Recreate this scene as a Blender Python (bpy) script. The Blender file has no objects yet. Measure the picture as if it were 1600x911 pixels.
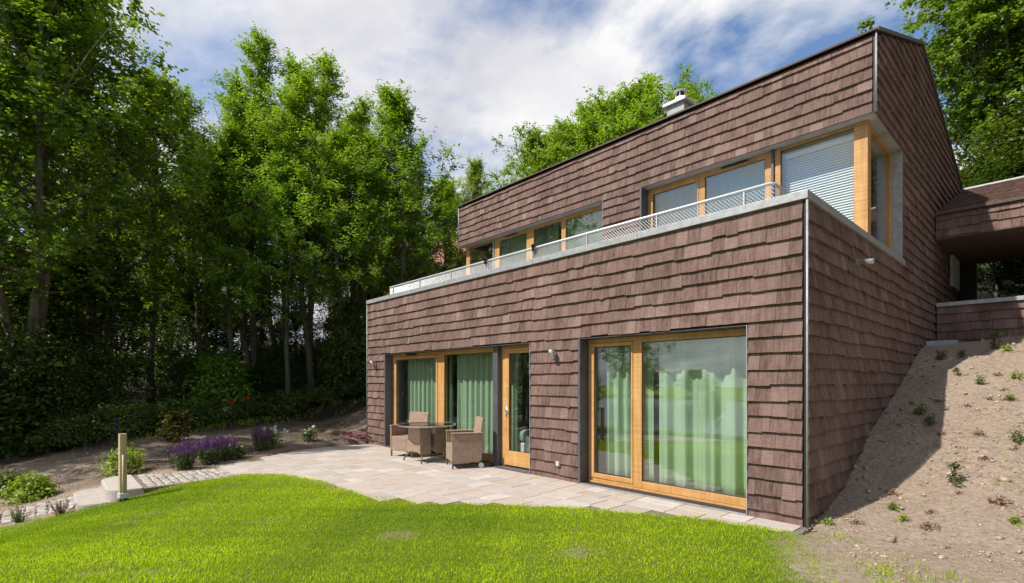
import bpy, math, random
import numpy as np
from mathutils import Vector, Matrix

R = math.radians
scene = bpy.context.scene
COL = scene.collection
random.seed(7)

# ------------------------------------------------------------------ camera
cam_data = bpy.data.cameras.new('camera')
cam = bpy.data.objects.new('camera', cam_data)
COL.objects.link(cam)
CX, CY, CH = 1.9875, -6.2203, 1.6
cam.location = (CX, CY, CH)
cam.rotation_euler = (R(90), 0, R(47.6))
cam_data.sensor_width = 36
cam_data.lens = 36 * 798 / 1600
cam_data.shift_y = 141 / 1600
cam_data.clip_start = 0.05
cam_data.clip_end = 3000
scene.camera = cam

# ------------------------------------------------------------------ sun and sky
SUN_TO = Vector((-0.82, -2.24, 2.9)).normalized()          # towards the sun
sun_data = bpy.data.lights.new('sun', 'SUN')
sun_data.energy = 5.0
sun_data.angle = R(0.53)
sun_data.color = (1.0, 0.945, 0.86)
sun = bpy.data.objects.new('sun', sun_data)
COL.objects.link(sun)
sun.rotation_euler = SUN_TO.to_track_quat('Z', 'Y').to_euler()
sun.location = (-10, -30, 40)

world = bpy.data.worlds.new('World')
scene.world = world
world.use_nodes = True


def build_world():
    nt = world.node_tree
    nt.nodes.clear()
    N = nt.nodes.new
    L = nt.links.new
    out = N('ShaderNodeOutputWorld')
    sky = N('ShaderNodeTexSky')
    sky.sky_type = 'NISHITA'
    sky.sun_disc = False
    sky.sun_elevation = math.asin(SUN_TO.z)
    sky.sun_rotation = math.atan2(SUN_TO.x, SUN_TO.y)
    sky.air_density = 1.0
    sky.dust_density = 0.4
    sky.ozone_density = 4.0
    bg1 = N('ShaderNodeBackground')
    bg1.inputs['Strength'].default_value = 0.14
    L(sky.outputs[0], bg1.inputs[0])
    # broken cloud layer: noise on a flat layer overhead
    tc = N('ShaderNodeTexCoord')
    sep = N('ShaderNodeSeparateXYZ')
    L(tc.outputs['Generated'], sep.inputs[0])

    def m(op, a, b=None, c=None):
        n = N('ShaderNodeMath')
        n.operation = op
        for i, x in enumerate((a, b, c)):
            if x is None:
                continue
            if isinstance(x, (int, float)):
                n.inputs[i].default_value = x
            else:
                L(x, n.inputs[i])
        return n.outputs[0]
    zz = m('ADD', m('MAXIMUM', sep.outputs[2], 0.0), 0.22)
    comb = N('ShaderNodeCombineXYZ')
    L(m('DIVIDE', sep.outputs[0], zz), comb.inputs[0])
    L(m('DIVIDE', sep.outputs[1], zz), comb.inputs[1])
    comb.inputs[2].default_value = SKY_W
    def noise(scale, det, rough, off, lac=2.1, dist=0.0):
        mp = N('ShaderNodeMapping')
        mp.inputs['Location'].default_value = off
        mp.inputs['Rotation'].default_value = (0, 0, R(25))
        mp.inputs['Scale'].default_value = (scale, scale * 1.25, scale)
        L(comb.outputs[0], mp.inputs[0])
        n = N('ShaderNodeTexNoise')
        n.inputs['Scale'].default_value = 1.0
        n.inputs['Detail'].default_value = det
        n.inputs['Roughness'].default_value = rough
        n.inputs['Lacunarity'].default_value = lac
        n.inputs['Distortion'].default_value = dist
        L(mp.outputs[0], n.inputs['Vector'])
        return n.outputs[0]
    cover = noise(0.95, 9, 0.54, SKY_OFF, dist=0.25)
    cover = m('ADD', cover, m('MULTIPLY', m('POWER', m('SUBTRACT', 1.0, m('MAXIMUM', sep.outputs[2], 0.0)), 9.0), 0.16))
    ramp = N('ShaderNodeValToRGB')
    ramp.color_ramp.elements[0].position = 0.415
    ramp.color_ramp.elements[1].position = 0.53
    L(cover, ramp.inputs[0])
    dens = noise(1.5, 8, 0.52, (SKY_OFF[0] + 4.3, SKY_OFF[1] + 1.7, 2.0))
    cr = N('ShaderNodeValToRGB')
    e = cr.color_ramp.elements
    e[0].position = 0.37
    e[0].color = (1.0, 1.0, 1.0, 1)
    e[1].position = 0.74
    e[1].color = (0.47, 0.48, 0.60, 1)
    L(dens, cr.inputs[0])
    bg2 = N('ShaderNodeBackground')
    bg2.inputs['Strength'].default_value = 0.76
    L(cr.outputs[0], bg2.inputs[0])
    mix = N('ShaderNodeMixShader')
    L(ramp.outputs[0], mix.inputs[0])
    L(bg1.outputs[0], mix.inputs[1])
    L(bg2.outputs[0], mix.inputs[2])
    L(mix.outputs[0], out.inputs[0])


SKY_OFF = (30.515, 31.590, 0.0)
SKY_W = 0.0
build_world()
vs = scene.view_settings
vs.view_transform = 'Standard'
vs.look = 'None'
vs.exposure = 0.36
vs.gamma = 1.0
vs.use_curve_mapping = False
scene.cycles.max_bounces = 7
scene.cycles.use_adaptive_sampling = True
scene.cycles.adaptive_threshold = 0.02
scene.cycles.transparent_max_bounces = 16
scene.cycles.caustics_reflective = False
scene.cycles.caustics_refractive = False


# ------------------------------------------------------------------ node helpers
class NT:
    def __init__(self, name):
        self.m = bpy.data.materials.new(name)
        self.m.use_nodes = True
        self.t = self.m.node_tree
        self.t.nodes.clear()
        self.out = self.t.nodes.new('ShaderNodeOutputMaterial')

    def n(self, typ, **kw):
        x = self.t.nodes.new(typ)
        for k, v in kw.items():
            setattr(x, k, v)
        return x

    def l(self, a, b):
        self.t.links.new(a, b)

    def set(self, sock, v):
        if hasattr(v, 'is_output') or hasattr(v, 'links'):
            self.l(v, sock)
        else:
            sock.default_value = v

    def math(self, op, a, b=0.0, clamp=False):
        x = self.n('ShaderNodeMath', operation=op, use_clamp=clamp)
        self.set(x.inputs[0], a)
        self.set(x.inputs[1], b)
        return x.outputs[0]

    def coord(self, kind='Object', scale=(1, 1, 1), rot=(0, 0, 0), add=None):
        if kind == 'World':
            src = self.n('ShaderNodeNewGeometry').outputs['Position']
        else:
            src = self.n('ShaderNodeTexCoord').outputs[kind]
        if add is not None:
            v = self.n('ShaderNodeVectorMath', operation='ADD')
            self.l(src, v.inputs[0])
            self.l(add, v.inputs[1])
            src = v.outputs[0]
        mp = self.n('ShaderNodeMapping')
        mp.inputs['Scale'].default_value = scale
        mp.inputs['Rotation'].default_value = rot
        self.l(src, mp.inputs[0])
        return mp.outputs[0]

    def noise(self, vec, scale=1, det=4, rough=0.55):
        x = self.n('ShaderNodeTexNoise')
        x.inputs['Scale'].default_value = scale
        x.inputs['Detail'].default_value = det
        x.inputs['Roughness'].default_value = rough
        self.l(vec, x.inputs['Vector'])
        return x.outputs[0]

    def ramp(self, fac, stops):
        x = self.n('ShaderNodeValToRGB')
        e = x.color_ramp.elements
        while len(e) < len(stops):
            e.new(0.5)
        for i, (p, c) in enumerate(stops):
            e[i].position = p
            e[i].color = (*c, 1)
        self.l(fac, x.inputs[0])
        return x.outputs[0]

    def mix(self, fac, a, b, mode='MIX'):
        x = self.n('ShaderNodeMix', data_type='RGBA', blend_type=mode)
        self.set(x.inputs[0], fac)
        for s, v in ((x.inputs[6], a), (x.inputs[7], b)):
            if isinstance(v, tuple):
                s.default_value = (*v, 1) if len(v) == 3 else v
            else:
                self.l(v, s)
        return x.outputs[2]

    def attr(self, name):
        return self.n('ShaderNodeAttribute', attribute_name=name).outputs['Fac']

    def bump(self, h, strength=0.3, dist=0.01):
        x = self.n('ShaderNodeBump')
        x.inputs['Strength'].default_value = strength
        x.inputs['Distance'].default_value = dist
        self.l(h, x.inputs['Height'])
        return x.outputs[0]

    def principled(self, col, rough=0.6, metal=0.0, normal=None, spec=0.5):
        p = self.n('ShaderNodeBsdfPrincipled')
        self.set(p.inputs['Base Color'], (*col, 1) if isinstance(col, tuple) and len(col) == 3 else col)
        self.set(p.inputs['Roughness'], rough)
        p.inputs['Metallic'].default_value = metal
        p.inputs['Specular IOR Level'].default_value = spec
        if normal is not None:
            self.l(normal, p.inputs['Normal'])
        return p.outputs[0]

    def done(self, sh):
        self.l(sh, self.out.inputs[0])
        return self.m


def simple(name, col, rough=0.6, metal=0.0, var=0.12, scale=8.0, bump=0.0, kind='Object', spec=0.5):
    t = NT(name)
    n = t.noise(t.coord(kind), scale, 5, 0.6)
    d = tuple(max(0.0, c * (1 - var)) for c in col)
    b = tuple(min(1.0, c * (1 + var)) for c in col)
    c = t.ramp(n, [(0.3, d), (0.7, b)])
    nm = t.bump(t.noise(t.coord(kind), scale * 8, 4, 0.6), bump, 0.01) if bump else None
    return t.done(t.principled(c, rough, metal, nm, spec))


def leaf_mat(name, dark, light, trans=0.45, tint=(1.0, 1.0, 0.6), gloss=0.35):
    t = NT(name)
    tone = t.attr('tone')
    c = t.ramp(tone, [(0.0, dark), (0.75, light), (1.0, tuple(min(1, x * 1.25) for x in light))])
    rnd = t.n('ShaderNodeObjectInfo').outputs['Random']
    c = t.mix(1.0, c, t.ramp(rnd, [(0.0, (0.80, 0.90, 0.85)), (0.35, (1.08, 1.0, 0.9)), (0.7, (0.92, 1.05, 1.0)), (1.0, (1.15, 1.1, 0.9))]), 'MULTIPLY')
    p = t.principled(c, 0.5, 0, None, gloss)
    tr = t.n('ShaderNodeBsdfTranslucent')
    t.l(t.mix(1.0, c, tuple(tint), 'MULTIPLY'), tr.inputs[0])
    mx = t.n('ShaderNodeMixShader')
    mx.inputs[0].default_value = trans
    t.l(p, mx.inputs[1])
    t.l(tr.outputs[0], mx.inputs[2])
    return t.done(mx.outputs[0])


M = {}


def materials():
    # brown rough-sawn shingles
    t = NT('shingle')
    tone = t.attr('tone')
    off = t.n('ShaderNodeCombineXYZ')
    t.l(t.math('MULTIPLY', tone, 37.0), off.inputs[2])
    base = t.ramp(tone, [(0.0, (0.074, 0.040, 0.033)), (0.4, (0.126, 0.073, 0.060)), (0.7, (0.168, 0.103, 0.086)), (1.0, (0.25, 0.17, 0.148))])
    streak = t.noise(t.coord('World', (26, 26, 2.2), add=off.outputs[0]), 1, 5, 0.65)
    fine = t.noise(t.coord('World', (9, 9, 95), add=off.outputs[0]), 1, 3, 0.6)
    c = t.mix(t.math('MULTIPLY', t.ramp(streak, [(0.35, (0, 0, 0)), (0.72, (1, 1, 1))]), 0.62), base, (0.28, 0.20, 0.172))
    c = t.mix(t.ramp(streak, [(0.2, (0.75,) * 3), (0.42, (0, 0, 0))]), c, (0.075, 0.038, 0.032))
    c = t.mix(t.math('MULTIPLY', t.ramp(fine, [(0.48, (0, 0, 0)), (0.75, (1, 1, 1))]), 0.5), c, (0.085, 0.042, 0.036))
    wth = t.noise(t.coord('World', (1.3, 1.3, .55)), 1, 5, 0.6)
    c = t.mix(1.0, c, t.ramp(wth, [(0.3, (0.74, 0.73, 0.72)), (0.5, (0.93, 0.93, 0.93)), (0.72, (1.12, 1.12, 1.13))]), 'MULTIPLY')
    h = t.math('ADD', t.math('MULTIPLY', fine, 0.7), streak)
    M['shingle'] = t.done(t.principled(c, 0.85, 0, t.bump(h, 0.5, 0.006), 0.25))
    M['backing'] = simple('dark_backing', (0.028, 0.02, 0.02), 0.9)
    # orange larch frames
    t = NT('larch')
    g = t.noise(t.coord('World', (22, 22, 1.2)), 1, 5, 0.6)
    g2 = t.noise(t.coord('World', (1.2, 30, 30)), 1, 4, 0.6)
    c = t.ramp(t.math('MULTIPLY', t.math('ADD', g, g2), 0.5), [(0.33, (0.40, 0.205, 0.068)), (0.52, (0.52, 0.295, 0.11)), (0.7, (0.62, 0.385, 0.17))])
    wl = t.noise(t.coord('World', (3, 3, .8)), 1, 4, 0.6)
    c = t.mix(1.0, c, t.ramp(wl, [(0.3, (0.78, 0.74, 0.70)), (0.7, (1.1, 1.1, 1.1))]), 'MULTIPLY')
    M['wood'] = t.done(t.principled(c, 0.42, 0, t.bump(g, 0.08, 0.004), 0.4))
    M['dark_metal'] = simple('anthracite_metal', (0.10, 0.102, 0.115), 0.5, 0.3, 0.15, 6)
    M['black'] = simple('black_plastic', (0.012, 0.012, 0.014), 0.5)
    t = NT('galvanised')
    n = t.noise(t.coord('World'), 14, 6, 0.65)
    c = t.ramp(n, [(0.3, (0.27, 0.275, 0.29)), (0.7, (0.42, 0.43, 0.445))])
    M['zinc'] = t.done(t.principled(c, 0.55, 0.35, t.bump(n, 0.05, 0.004), 0.4))
    M['steel'] = simple('brushed_steel', (0.55, 0.55, 0.57), 0.38, 0.85, 0.1, 20)
    M['rail'] = simple('painted_steel', (0.54, 0.55, 0.57), 0.45, 0.3, 0.06, 10)
    M['concrete'] = simple('fair_concrete', (0.36, 0.37, 0.39), 0.8, 0, 0.22, 3.5, 0.15, 'World')
    M['white'] = simple('white_render', (0.74, 0.73, 0.70), 0.8, 0, 0.05, 5)
    M['plaster'] = simple('room_plaster', (0.45, 0.44, 0.42), 0.9, 0, 0.05, 3)
    M['floor'] = simple('room_floorboards', (0.16, 0.085, 0.05), 0.4, 0, 0.2, 5)
    M['roof'] = simple('roof_sheet', (0.10, 0.065, 0.06), 0.8, 0, 0.2, 6, 0.2, 'World')
    # window glass: clear with mirror reflection growing towards grazing angles
    t = NT('window_glass')
    geo = t.n('ShaderNodeNewGeometry')
    dp = t.n('ShaderNodeVectorMath', operation='DOT_PRODUCT')
    t.l(geo.outputs['Incoming'], dp.inputs[0])
    t.l(geo.outputs['Normal'], dp.inputs[1])
    co = t.math('ABSOLUTE', dp.outputs['Value'])
    sch = t.math('POWER', t.math('SUBTRACT', 1.0, co), 5.0)
    fac = t.math('ADD', 0.12, t.math('MULTIPLY', sch, 0.85), True)
    tr = t.n('ShaderNodeBsdfTransparent')
    tr.inputs[0].default_value = (0.94, 0.97, 0.95, 1)
    gl = t.n('ShaderNodeBsdfGlossy')
    gl.inputs['Roughness'].default_value = 0.0
    gl.inputs['Color'].default_value = (0.95, 0.98, 1.0, 1)
    mx = t.n('ShaderNodeMixShader')
    t.l(fac, mx.inputs[0])
    t.l(tr.outputs[0], mx.inputs[1])
    t.l(gl.outputs[0], mx.inputs[2])
    M['glass'] = t.done(mx.outputs[0])
    # curtains
    t = NT('curtain_cloth')
    n = t.noise(t.coord('World', (120, 120, 60)), 1, 2, 0.5)
    c = t.ramp(n, [(0.3, (0.50, 0.64, 0.47)), (0.7, (0.60, 0.74, 0.56))])
    p = t.principled(c, 0.9, 0, None, 0.1)
    tl = t.n('ShaderNodeBsdfTranslucent')
    t.l(c, tl.inputs[0])
    mx = t.n('ShaderNodeMixShader')
    mx.inputs[0].default_value = 0.3
    t.l(p, mx.inputs[1])
    t.l(tl.outputs[0], mx.inputs[2])
    M['curtain'] = t.done(mx.outputs[0])
    M['bed'] = simple('teal_blanket', (0.22, 0.42, 0.38), 0.9, 0, 0.1, 4)
    M['blind'] = simple('blind_slat', (0.78, 0.80, 0.80), 0.5, 0, 0.03, 4)
    # paving
    t = NT('paving_stone')
    tone = t.attr('tone')
    rnd = t.n('ShaderNodeObjectInfo').outputs['Random']
    base = t.ramp(rnd, [(0.0, (0.35, 0.31, 0.28)), (0.25, (0.45, 0.40, 0.36)), (0.5, (0.41, 0.335, 0.28)), (0.75, (0.40, 0.37, 0.35)), (1.0, (0.51, 0.46, 0.42))])
    n1 = t.noise(t.coord('World'), 5, 6, 0.6)
    n2 = t.noise(t.coord('World'), 60, 4, 0.6)
    c = t.mix(t.ramp(n1, [(0.4, (0, 0, 0)), (0.75, (0.6,) * 3)]), base, (0.36, 0.28, 0.22))
    c = t.mix(t.ramp(n2, [(0.5, (0, 0, 0)), (0.8, (0.5,) * 3)]), c, (0.30, 0.25, 0.21))
    M['paving'] = t.done(t.principled(c, 0.8, 0, t.bump(n2, 0.25, 0.006), 0.3))
    t = NT('granite')
    rnd = t.n('ShaderNodeObjectInfo').outputs['Random']
    base = t.ramp(rnd, [(0.0, (0.30, 0.25, 0.215)), (0.5, (0.43, 0.385, 0.34)), (1.0, (0.36, 0.30, 0.255))])
    n1 = t.noise(t.coord('World'), 90, 3, 0.6)
    n2 = t.noise(t.coord('World'), 7, 5, 0.6)
    c = t.mix(t.ramp(n1, [(0.5, (0, 0, 0)), (0.65, (0.55,) * 3)]), base, (0.22, 0.20, 0.19))
    c = t.mix(t.ramp(n2, [(0.4, (0, 0, 0)), (0.8, (0.5,) * 3)]), c, (0.50, 0.48, 0.45))
    M['granite'] = t.done(t.principled(c, 0.85, 0, t.bump(n1, 0.4, 0.006), 0.3))
    M['mortar'] = simple('jointing_sand', (0.16, 0.13, 0.105), 0.95, 0, 0.25, 20, 0.4, 'World')
    # ground: bare soil, lawn soil, woodland floor
    t = NT('soil')
    lawn = t.attr('lawn')
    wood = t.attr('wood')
    fresh = t.attr('fresh')
    n1 = t.noise(t.coord('World'), 1.3, 7, 0.62)
    n2 = t.noise(t.coord('World'), 16, 6, 0.68)
    n3 = t.noise(t.coord('World'), 75, 4, 0.7)
    s = t.ramp(n2, [(0.28, (0.26, 0.185, 0.132)), (0.43, (0.52, 0.40, 0.305)), (0.68, (0.70, 0.575, 0.46))])
    s = t.mix(t.ramp(n1, [(0.35, (0, 0, 0)), (0.7, (0.6,) * 3)]), s, (0.44, 0.325, 0.24))
    s = t.mix(t.math('MULTIPLY', fresh, 0.85), s, t.mix(n2, (0.045, 0.028, 0.018), (0.13, 0.085, 0.06)))
    s = t.mix(t.ramp(n3, [(0.60, (0, 0, 0)), (0.78, (0.8,) * 3)]), s, (0.46, 0.37, 0.28))
    g = t.ramp(n2, [(0.3, (0.13, 0.20, 0.018)), (0.7, (0.25, 0.31, 0.03))])
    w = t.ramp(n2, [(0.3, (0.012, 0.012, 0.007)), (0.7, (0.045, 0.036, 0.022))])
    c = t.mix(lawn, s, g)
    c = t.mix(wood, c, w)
    n4 = t.noise(t.coord('World'), 38, 5, 0.7)
    h = t.math('ADD', t.math('ADD', n2, n4), t.math('MULTIPLY', n3, 0.4))
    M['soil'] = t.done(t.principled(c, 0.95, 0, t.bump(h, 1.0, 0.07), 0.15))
    M['clod'] = simple('soil_clod', (0.36, 0.275, 0.205), 0.95, 0, 0.55, 9, 0.3, 'World')
    M['grass'] = leaf_mat('grass_blade', (0.16, 0.29, 0.006), (0.52, 0.60, 0.010), 0.42, (1.0, 1.05, 0.3), 0.25)
    M['straw'] = leaf_mat('dry_straw', (0.09, 0.06, 0.04), (0.50, 0.42, 0.32), 0.1, (1, 1, 1), 0.1)
    M['maple'] = leaf_mat('maple_leaf', (0.065, 0.125, 0.018), (0.25, 0.34, 0.045), 0.5, (1.1, 1.15, 0.35))
    M['ash'] = leaf_mat('ash_leaf', (0.085, 0.165, 0.022), (0.30, 0.42, 0.06), 0.5, (1.08, 1.13, 0.4))
    M['linden'] = leaf_mat('linden_leaf', (0.06, 0.12, 0.018), (0.24, 0.33, 0.05), 0.45, (1.05, 1.1, 0.4))
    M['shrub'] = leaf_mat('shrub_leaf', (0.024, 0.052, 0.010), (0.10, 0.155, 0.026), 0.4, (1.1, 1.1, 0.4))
    M['herb'] = leaf_mat('herb_leaf', (0.05, 0.085, 0.02), (0.16, 0.22, 0.045), 0.35, (1.1, 1.1, 0.5))
    M['lime'] = leaf_mat('bright_leaf', (0.10, 0.16, 0.015), (0.30, 0.38, 0.04), 0.4, (1.1, 1.1, 0.4))
    M['rust'] = leaf_mat('heather_leaf', (0.10, 0.05, 0.03), (0.26, 0.14, 0.09), 0.3, (1, 1, 1))
    M['olive'] = leaf_mat('olive_leaf', (0.07, 0.06, 0.012), (0.16, 0.14, 0.03), 0.3, (1, 1, 0.6))
    M['violet'] = leaf_mat('violet_flower', (0.055, 0.010, 0.10), (0.15, 0.03, 0.25), 0.3, (1, 1, 1))
    M['petal'] = leaf_mat('white_petal', (0.62, 0.62, 0.56), (0.80, 0.80, 0.76), 0.3, (1, 1, 1))
    M['poppy'] = leaf_mat('poppy_petal', (0.50, 0.03, 0.015), (0.72, 0.06, 0.03), 0.3, (1, 1, 1))
    t = NT('bark')
    n = t.noise(t.coord('Object', (9, 9, 1.6)), 1, 6, 0.65)
    n2 = t.noise(t.coord('Object'), 1.7, 4, 0.6)
    c = t.ramp(n, [(0.3, (0.055, 0.045, 0.034)), (0.6, (0.16, 0.14, 0.11)), (0.8, (0.25, 0.225, 0.185))])
    c = t.mix(t.ramp(n2, [(0.5, (0, 0, 0)), (0.75, (0.6,) * 3)]), c, (0.075, 0.085, 0.045))
    M['bark'] = t.done(t.principled(c, 0.9, 0, t.bump(n, 0.6, 0.02), 0.2))
    # wicker
    t = NT('wicker')
    v = t.coord('Object')
    sp = t.n('ShaderNodeSeparateXYZ')
    t.l(v, sp.inputs[0])
    hz = t.math('SINE', t.math('MULTIPLY', sp.outputs[2], 2 * math.pi / 0.05))
    vx = t.math('SINE', t.math('MULTIPLY', t.math('ADD', sp.outputs[0], sp.outputs[1]), 2 * math.pi / 0.09))
    w = t.math('MAXIMUM', t.math('POWER', t.math('ABSOLUTE', hz), 7.0), t.math('POWER', t.math('ABSOLUTE', vx), 9.0))
    n = t.noise(v, 12, 4, 0.6)
    c = t.ramp(n, [(0.25, (0.15, 0.085, 0.055)), (0.5, (0.24, 0.15, 0.10)), (0.75, (0.33, 0.225, 0.16))])
    c = t.mix(t.math('MULTIPLY', w, 0.7), c, (0.46, 0.36, 0.28))
    M['wicker'] = t.done(t.principled(c, 0.6, 0, t.bump(w, 0.6, 0.006), 0.3))
    t = NT('post_timber')
    n = t.noise(t.coord('Object', (45, 45, 2)), 1, 5, 0.6)
    c = t.ramp(n, [(0.3, (0.34, 0.25, 0.14)), (0.7, (0.54, 0.43, 0.27))])
    M['timber'] = t.done(t.principled(c, 0.8, 0, t.bump(n, 0.2, 0.01), 0.2))
    M['bamboo'] = simple('pale_cane', (0.55, 0.50, 0.36), 0.5)
    M['hose'] = simple('garden_hose', (0.17, 0.065, 0.075), 0.45, 0, 0.2, 10)
    M['brick'] = simple('far_brick', (0.36, 0.17, 0.13), 0.9, 0, 0.2, 6, 0.2)
    M['tile'] = simple('far_roof_tile', (0.30, 0.13, 0.09), 0.85, 0, 0.25, 5, 0.2)
    t = NT('lake_water')
    n = t.noise(t.coord('World', (0.4, 1.2, 1)), 1, 4, 0.6)
    M['water'] = t.done(t.principled((0.05, 0.075, 0.09), 0.08, 0, t.bump(n, 0.2, 0.1), 0.5))
    t = NT('table_glass')
    tr = t.n('ShaderNodeBsdfTransparent')
    tr.inputs[0].default_value = (0.72, 0.70, 0.66, 1)
    gl = t.n('ShaderNodeBsdfGlossy')
    gl.inputs['Roughness'].default_value = 0.03
    mx = t.n('ShaderNodeMixShader')
    mx.inputs[0].default_value = 0.36
    t.l(tr.outputs[0], mx.inputs[1])
    t.l(gl.outputs[0], mx.inputs[2])
    M['table_glass'] = t.done(mx.outputs[0])


materials()


# ------------------------------------------------------------------ mesh helpers
class MB:
    def __init__(self):
        self.v = []
        self.f = []
        self.t = []

    def add(self, vs, fs, tone=0.5):
        b = len(self.v)
        self.v.extend(vs)
        self.f.extend([tuple(i + b for i in f) for f in fs])
        self.t.extend([tone] * len(vs))
        return self

    def box(self, x0, x1, y0, y1, z0, z1, bev=0.0, mat=None):
        vs = [(x0, y0, z0), (x1, y0, z0), (x1, y1, z0), (x0, y1, z0), (x0, y0, z1), (x1, y0, z1), (x1, y1, z1), (x0, y1, z1)]
        if mat is not None:
            vs = [tuple(mat @ Vector(p)) for p in vs]
        self.add(vs, [(0, 3, 2, 1), (4, 5, 6, 7), (0, 1, 5, 4), (1, 2, 6, 5), (2, 3, 7, 6), (3, 0, 4, 7)])
        return self

    def tube(self, pts, rad, n=8, cap=True):
        pts = [Vector(p) for p in pts]
        if isinstance(rad, (int, float)):
            rad = [rad] * len(pts)
        rings = []
        prev = None
        for i, p in enumerate(pts):
            d = (pts[min(i + 1, len(pts) - 1)] - pts[max(i - 1, 0)]).normalized()
            a = prev if prev is not None else (Vector((0, 0, 1)) if abs(d.z) < 0.9 else Vector((1, 0, 0)))
            u = (a - d * a.dot(d))
            if u.length < 1e-5:
                u = Vector((0, 1, 0))
            u.normalize()
            prev = u
            w = d.cross(u)
            rings.append([tuple(p + (u * math.cos(2 * math.pi * k / n) + w * math.sin(2 * math.pi * k / n)) * rad[i]) for k in range(n)])
        vs = [q for r in rings for q in r]
        fs = []
        for i in range(len(pts) - 1):
            for k in range(n):
                fs.append((i * n + k, i * n + (k + 1) % n, (i + 1) * n + (k + 1) % n, (i + 1) * n + k))
        if cap:
            fs.append(tuple(range(n - 1, -1, -1)))
            fs.append(tuple((len(pts) - 1) * n + k for k in range(n)))
        return self.add(vs, fs)

    def prism(self, poly, lo, hi, axis='z'):
        n = len(poly)

        def P(p, h):
            return {'z': (p[0], p[1], h), 'x': (h, p[0], p[1]), 'y': (p[0], h, p[1])}[axis]
        vs = [P(p, lo) for p in poly] + [P(p, hi) for p in poly]
        fs = [tuple(range(n - 1, -1, -1)), tuple(range(n, 2 * n))]
        fs += [(i, (i + 1) % n, n + (i + 1) % n, n + i) for i in range(n)]
        return self.add(vs, fs)

    def lathe(self, prof, n=16, c=(0, 0, 0)):
        vs = []
        for r, z in prof:
            for k in range(n):
                a = 2 * math.pi * k / n
                vs.append((c[0] + r * math.cos(a), c[1] + r * math.sin(a), c[2] + z))
        fs = []
        for i in range(len(prof) - 1):
            for k in range(n):
                fs.append((i * n + k, i * n + (k + 1) % n, (i + 1) * n + (k + 1) % n, (i + 1) * n + k))
        fs.append(tuple(range(n - 1, -1, -1)))
        fs.append(tuple((len(prof) - 1) * n + k for k in range(n)))
        return self.add(vs, fs)

    def mesh(self, name, mat, smooth=False):
        me = bpy.data.meshes.new(name)
        me.from_pydata(self.v, [], self.f)
        me.materials.append(M[mat])
        a = me.attributes.new('tone', 'FLOAT', 'POINT')
        a.data.foreach_set('value', np.array(self.t, dtype=np.float32))
        if smooth:
            me.polygons.foreach_set('use_smooth', [True] * len(me.polygons))
        me.update()
        return me

    def build(self, name, mat, parent=None, smooth=False, bevel=0.0, loc=None):
        o = bpy.data.objects.new(name, self.mesh(name, mat, smooth))
        COL.objects.link(o)
        if parent is not None:
            o.parent = parent
        if loc is not None:
            o.location = loc
        if bevel:
            b = o.modifiers.new('bevel', 'BEVEL')
            b.width = bevel
            b.segments = 2
            b.limit_method = 'ANGLE'
        return o


def np_mesh(name, mat, verts, faces, tone, smooth=False):
    """verts (n,3), faces (m,k) arrays with k constant"""
    me = bpy.data.meshes.new(name)
    k = faces.shape[1]
    me.vertices.add(len(verts))
    me.vertices.foreach_set('co', verts.astype(np.float32).ravel())
    me.loops.add(faces.size)
    me.loops.foreach_set('vertex_index', faces.astype(np.int32).ravel())
    me.polygons.add(len(faces))
    me.polygons.foreach_set('loop_start', np.arange(0, faces.size, k, dtype=np.int32))
    me.polygons.foreach_set('loop_total', np.full(len(faces), k, dtype=np.int32))
    if smooth:
        me.polygons.foreach_set('use_smooth', np.ones(len(faces), dtype=bool))
    me.materials.append(M[mat])
    me.update(calc_edges=True)
    if tone is not None:
        a = me.attributes.new('tone', 'FLOAT', 'POINT')
        a.data.foreach_set('value', tone.astype(np.float32))
    return me


def leaves(rng, centers, length, width, normal=None, ndev=0.8, direction=None, ddev=1.0, fold=0.12, tone=None):
    """rhombic folded leaves: returns verts, faces, tone"""
    n = len(centers)
    if normal is None:
        normal = np.tile([0, 0, 1.0], (n, 1))
    nn = normal + rng.normal(0, ndev, (n, 3))
    nn /= np.linalg.norm(nn, axis=1, keepdims=True) + 1e-9
    d = rng.normal(0, ddev, (n, 3))
    if direction is not None:
        d = d + direction
    d -= nn * np.sum(d * nn, axis=1, keepdims=True)
    d /= np.linalg.norm(d, axis=1, keepdims=True) + 1e-9
    s = np.cross(nn, d)
    L = (length * rng.uniform(0.7, 1.25, n))[:, None]
    W = (width * rng.uniform(0.75, 1.2, n))[:, None]
    c = centers
    v = np.stack([c - d * L * .5, c + s * W * .5 + nn * W * fold - d * L * .06, c + d * L * .5 - nn * L * 0.06, c - s * W * .5 + nn * W * fold - d * L * .06], axis=1).reshape(-1, 3)
    f = np.arange(n * 4).reshape(-1, 4)
    if tone is None:
        tone = rng.uniform(0, 1, n)
    return v, f, np.repeat(tone, 4)


def obj(name, me, parent=None, loc=None):
    o = bpy.data.objects.new(name, me)
    COL.objects.link(o)
    if parent is not None:
        o.parent = parent
    if loc is not None:
        o.location = loc
    return o


def tag(o, label, cat, group=None):
    o['label'] = label
    o['category'] = cat
    if group:
        o['group'] = group
    return o


def thing(name, label, cat, loc=(0, 0, 0), rz=0.0, group=None):
    o = bpy.data.objects.new(name, None)
    o.empty_display_size = 0.2
    COL.objects.link(o)
    o.location = loc
    o.rotation_euler = (0, 0, rz)
    return tag(o, label, cat, group)


def struct(o):
    o['kind'] = 'structure'
    return o


def stuff(o):
    o['kind'] = 'stuff'
    return o


def copy_tree(o, parent=None):
    c = o.copy()
    COL.objects.link(c)
    c.parent = parent
    for ch in list(o.children):
        copy_tree(ch, c)
    return c


# ------------------------------------------------------------------ terrain
# TERRAIN-BEGIN
def sm(a, b, x):
    t = np.clip((x - a) / (b - a), 0, 1)
    return t * t * (3 - 2 * t)


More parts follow.
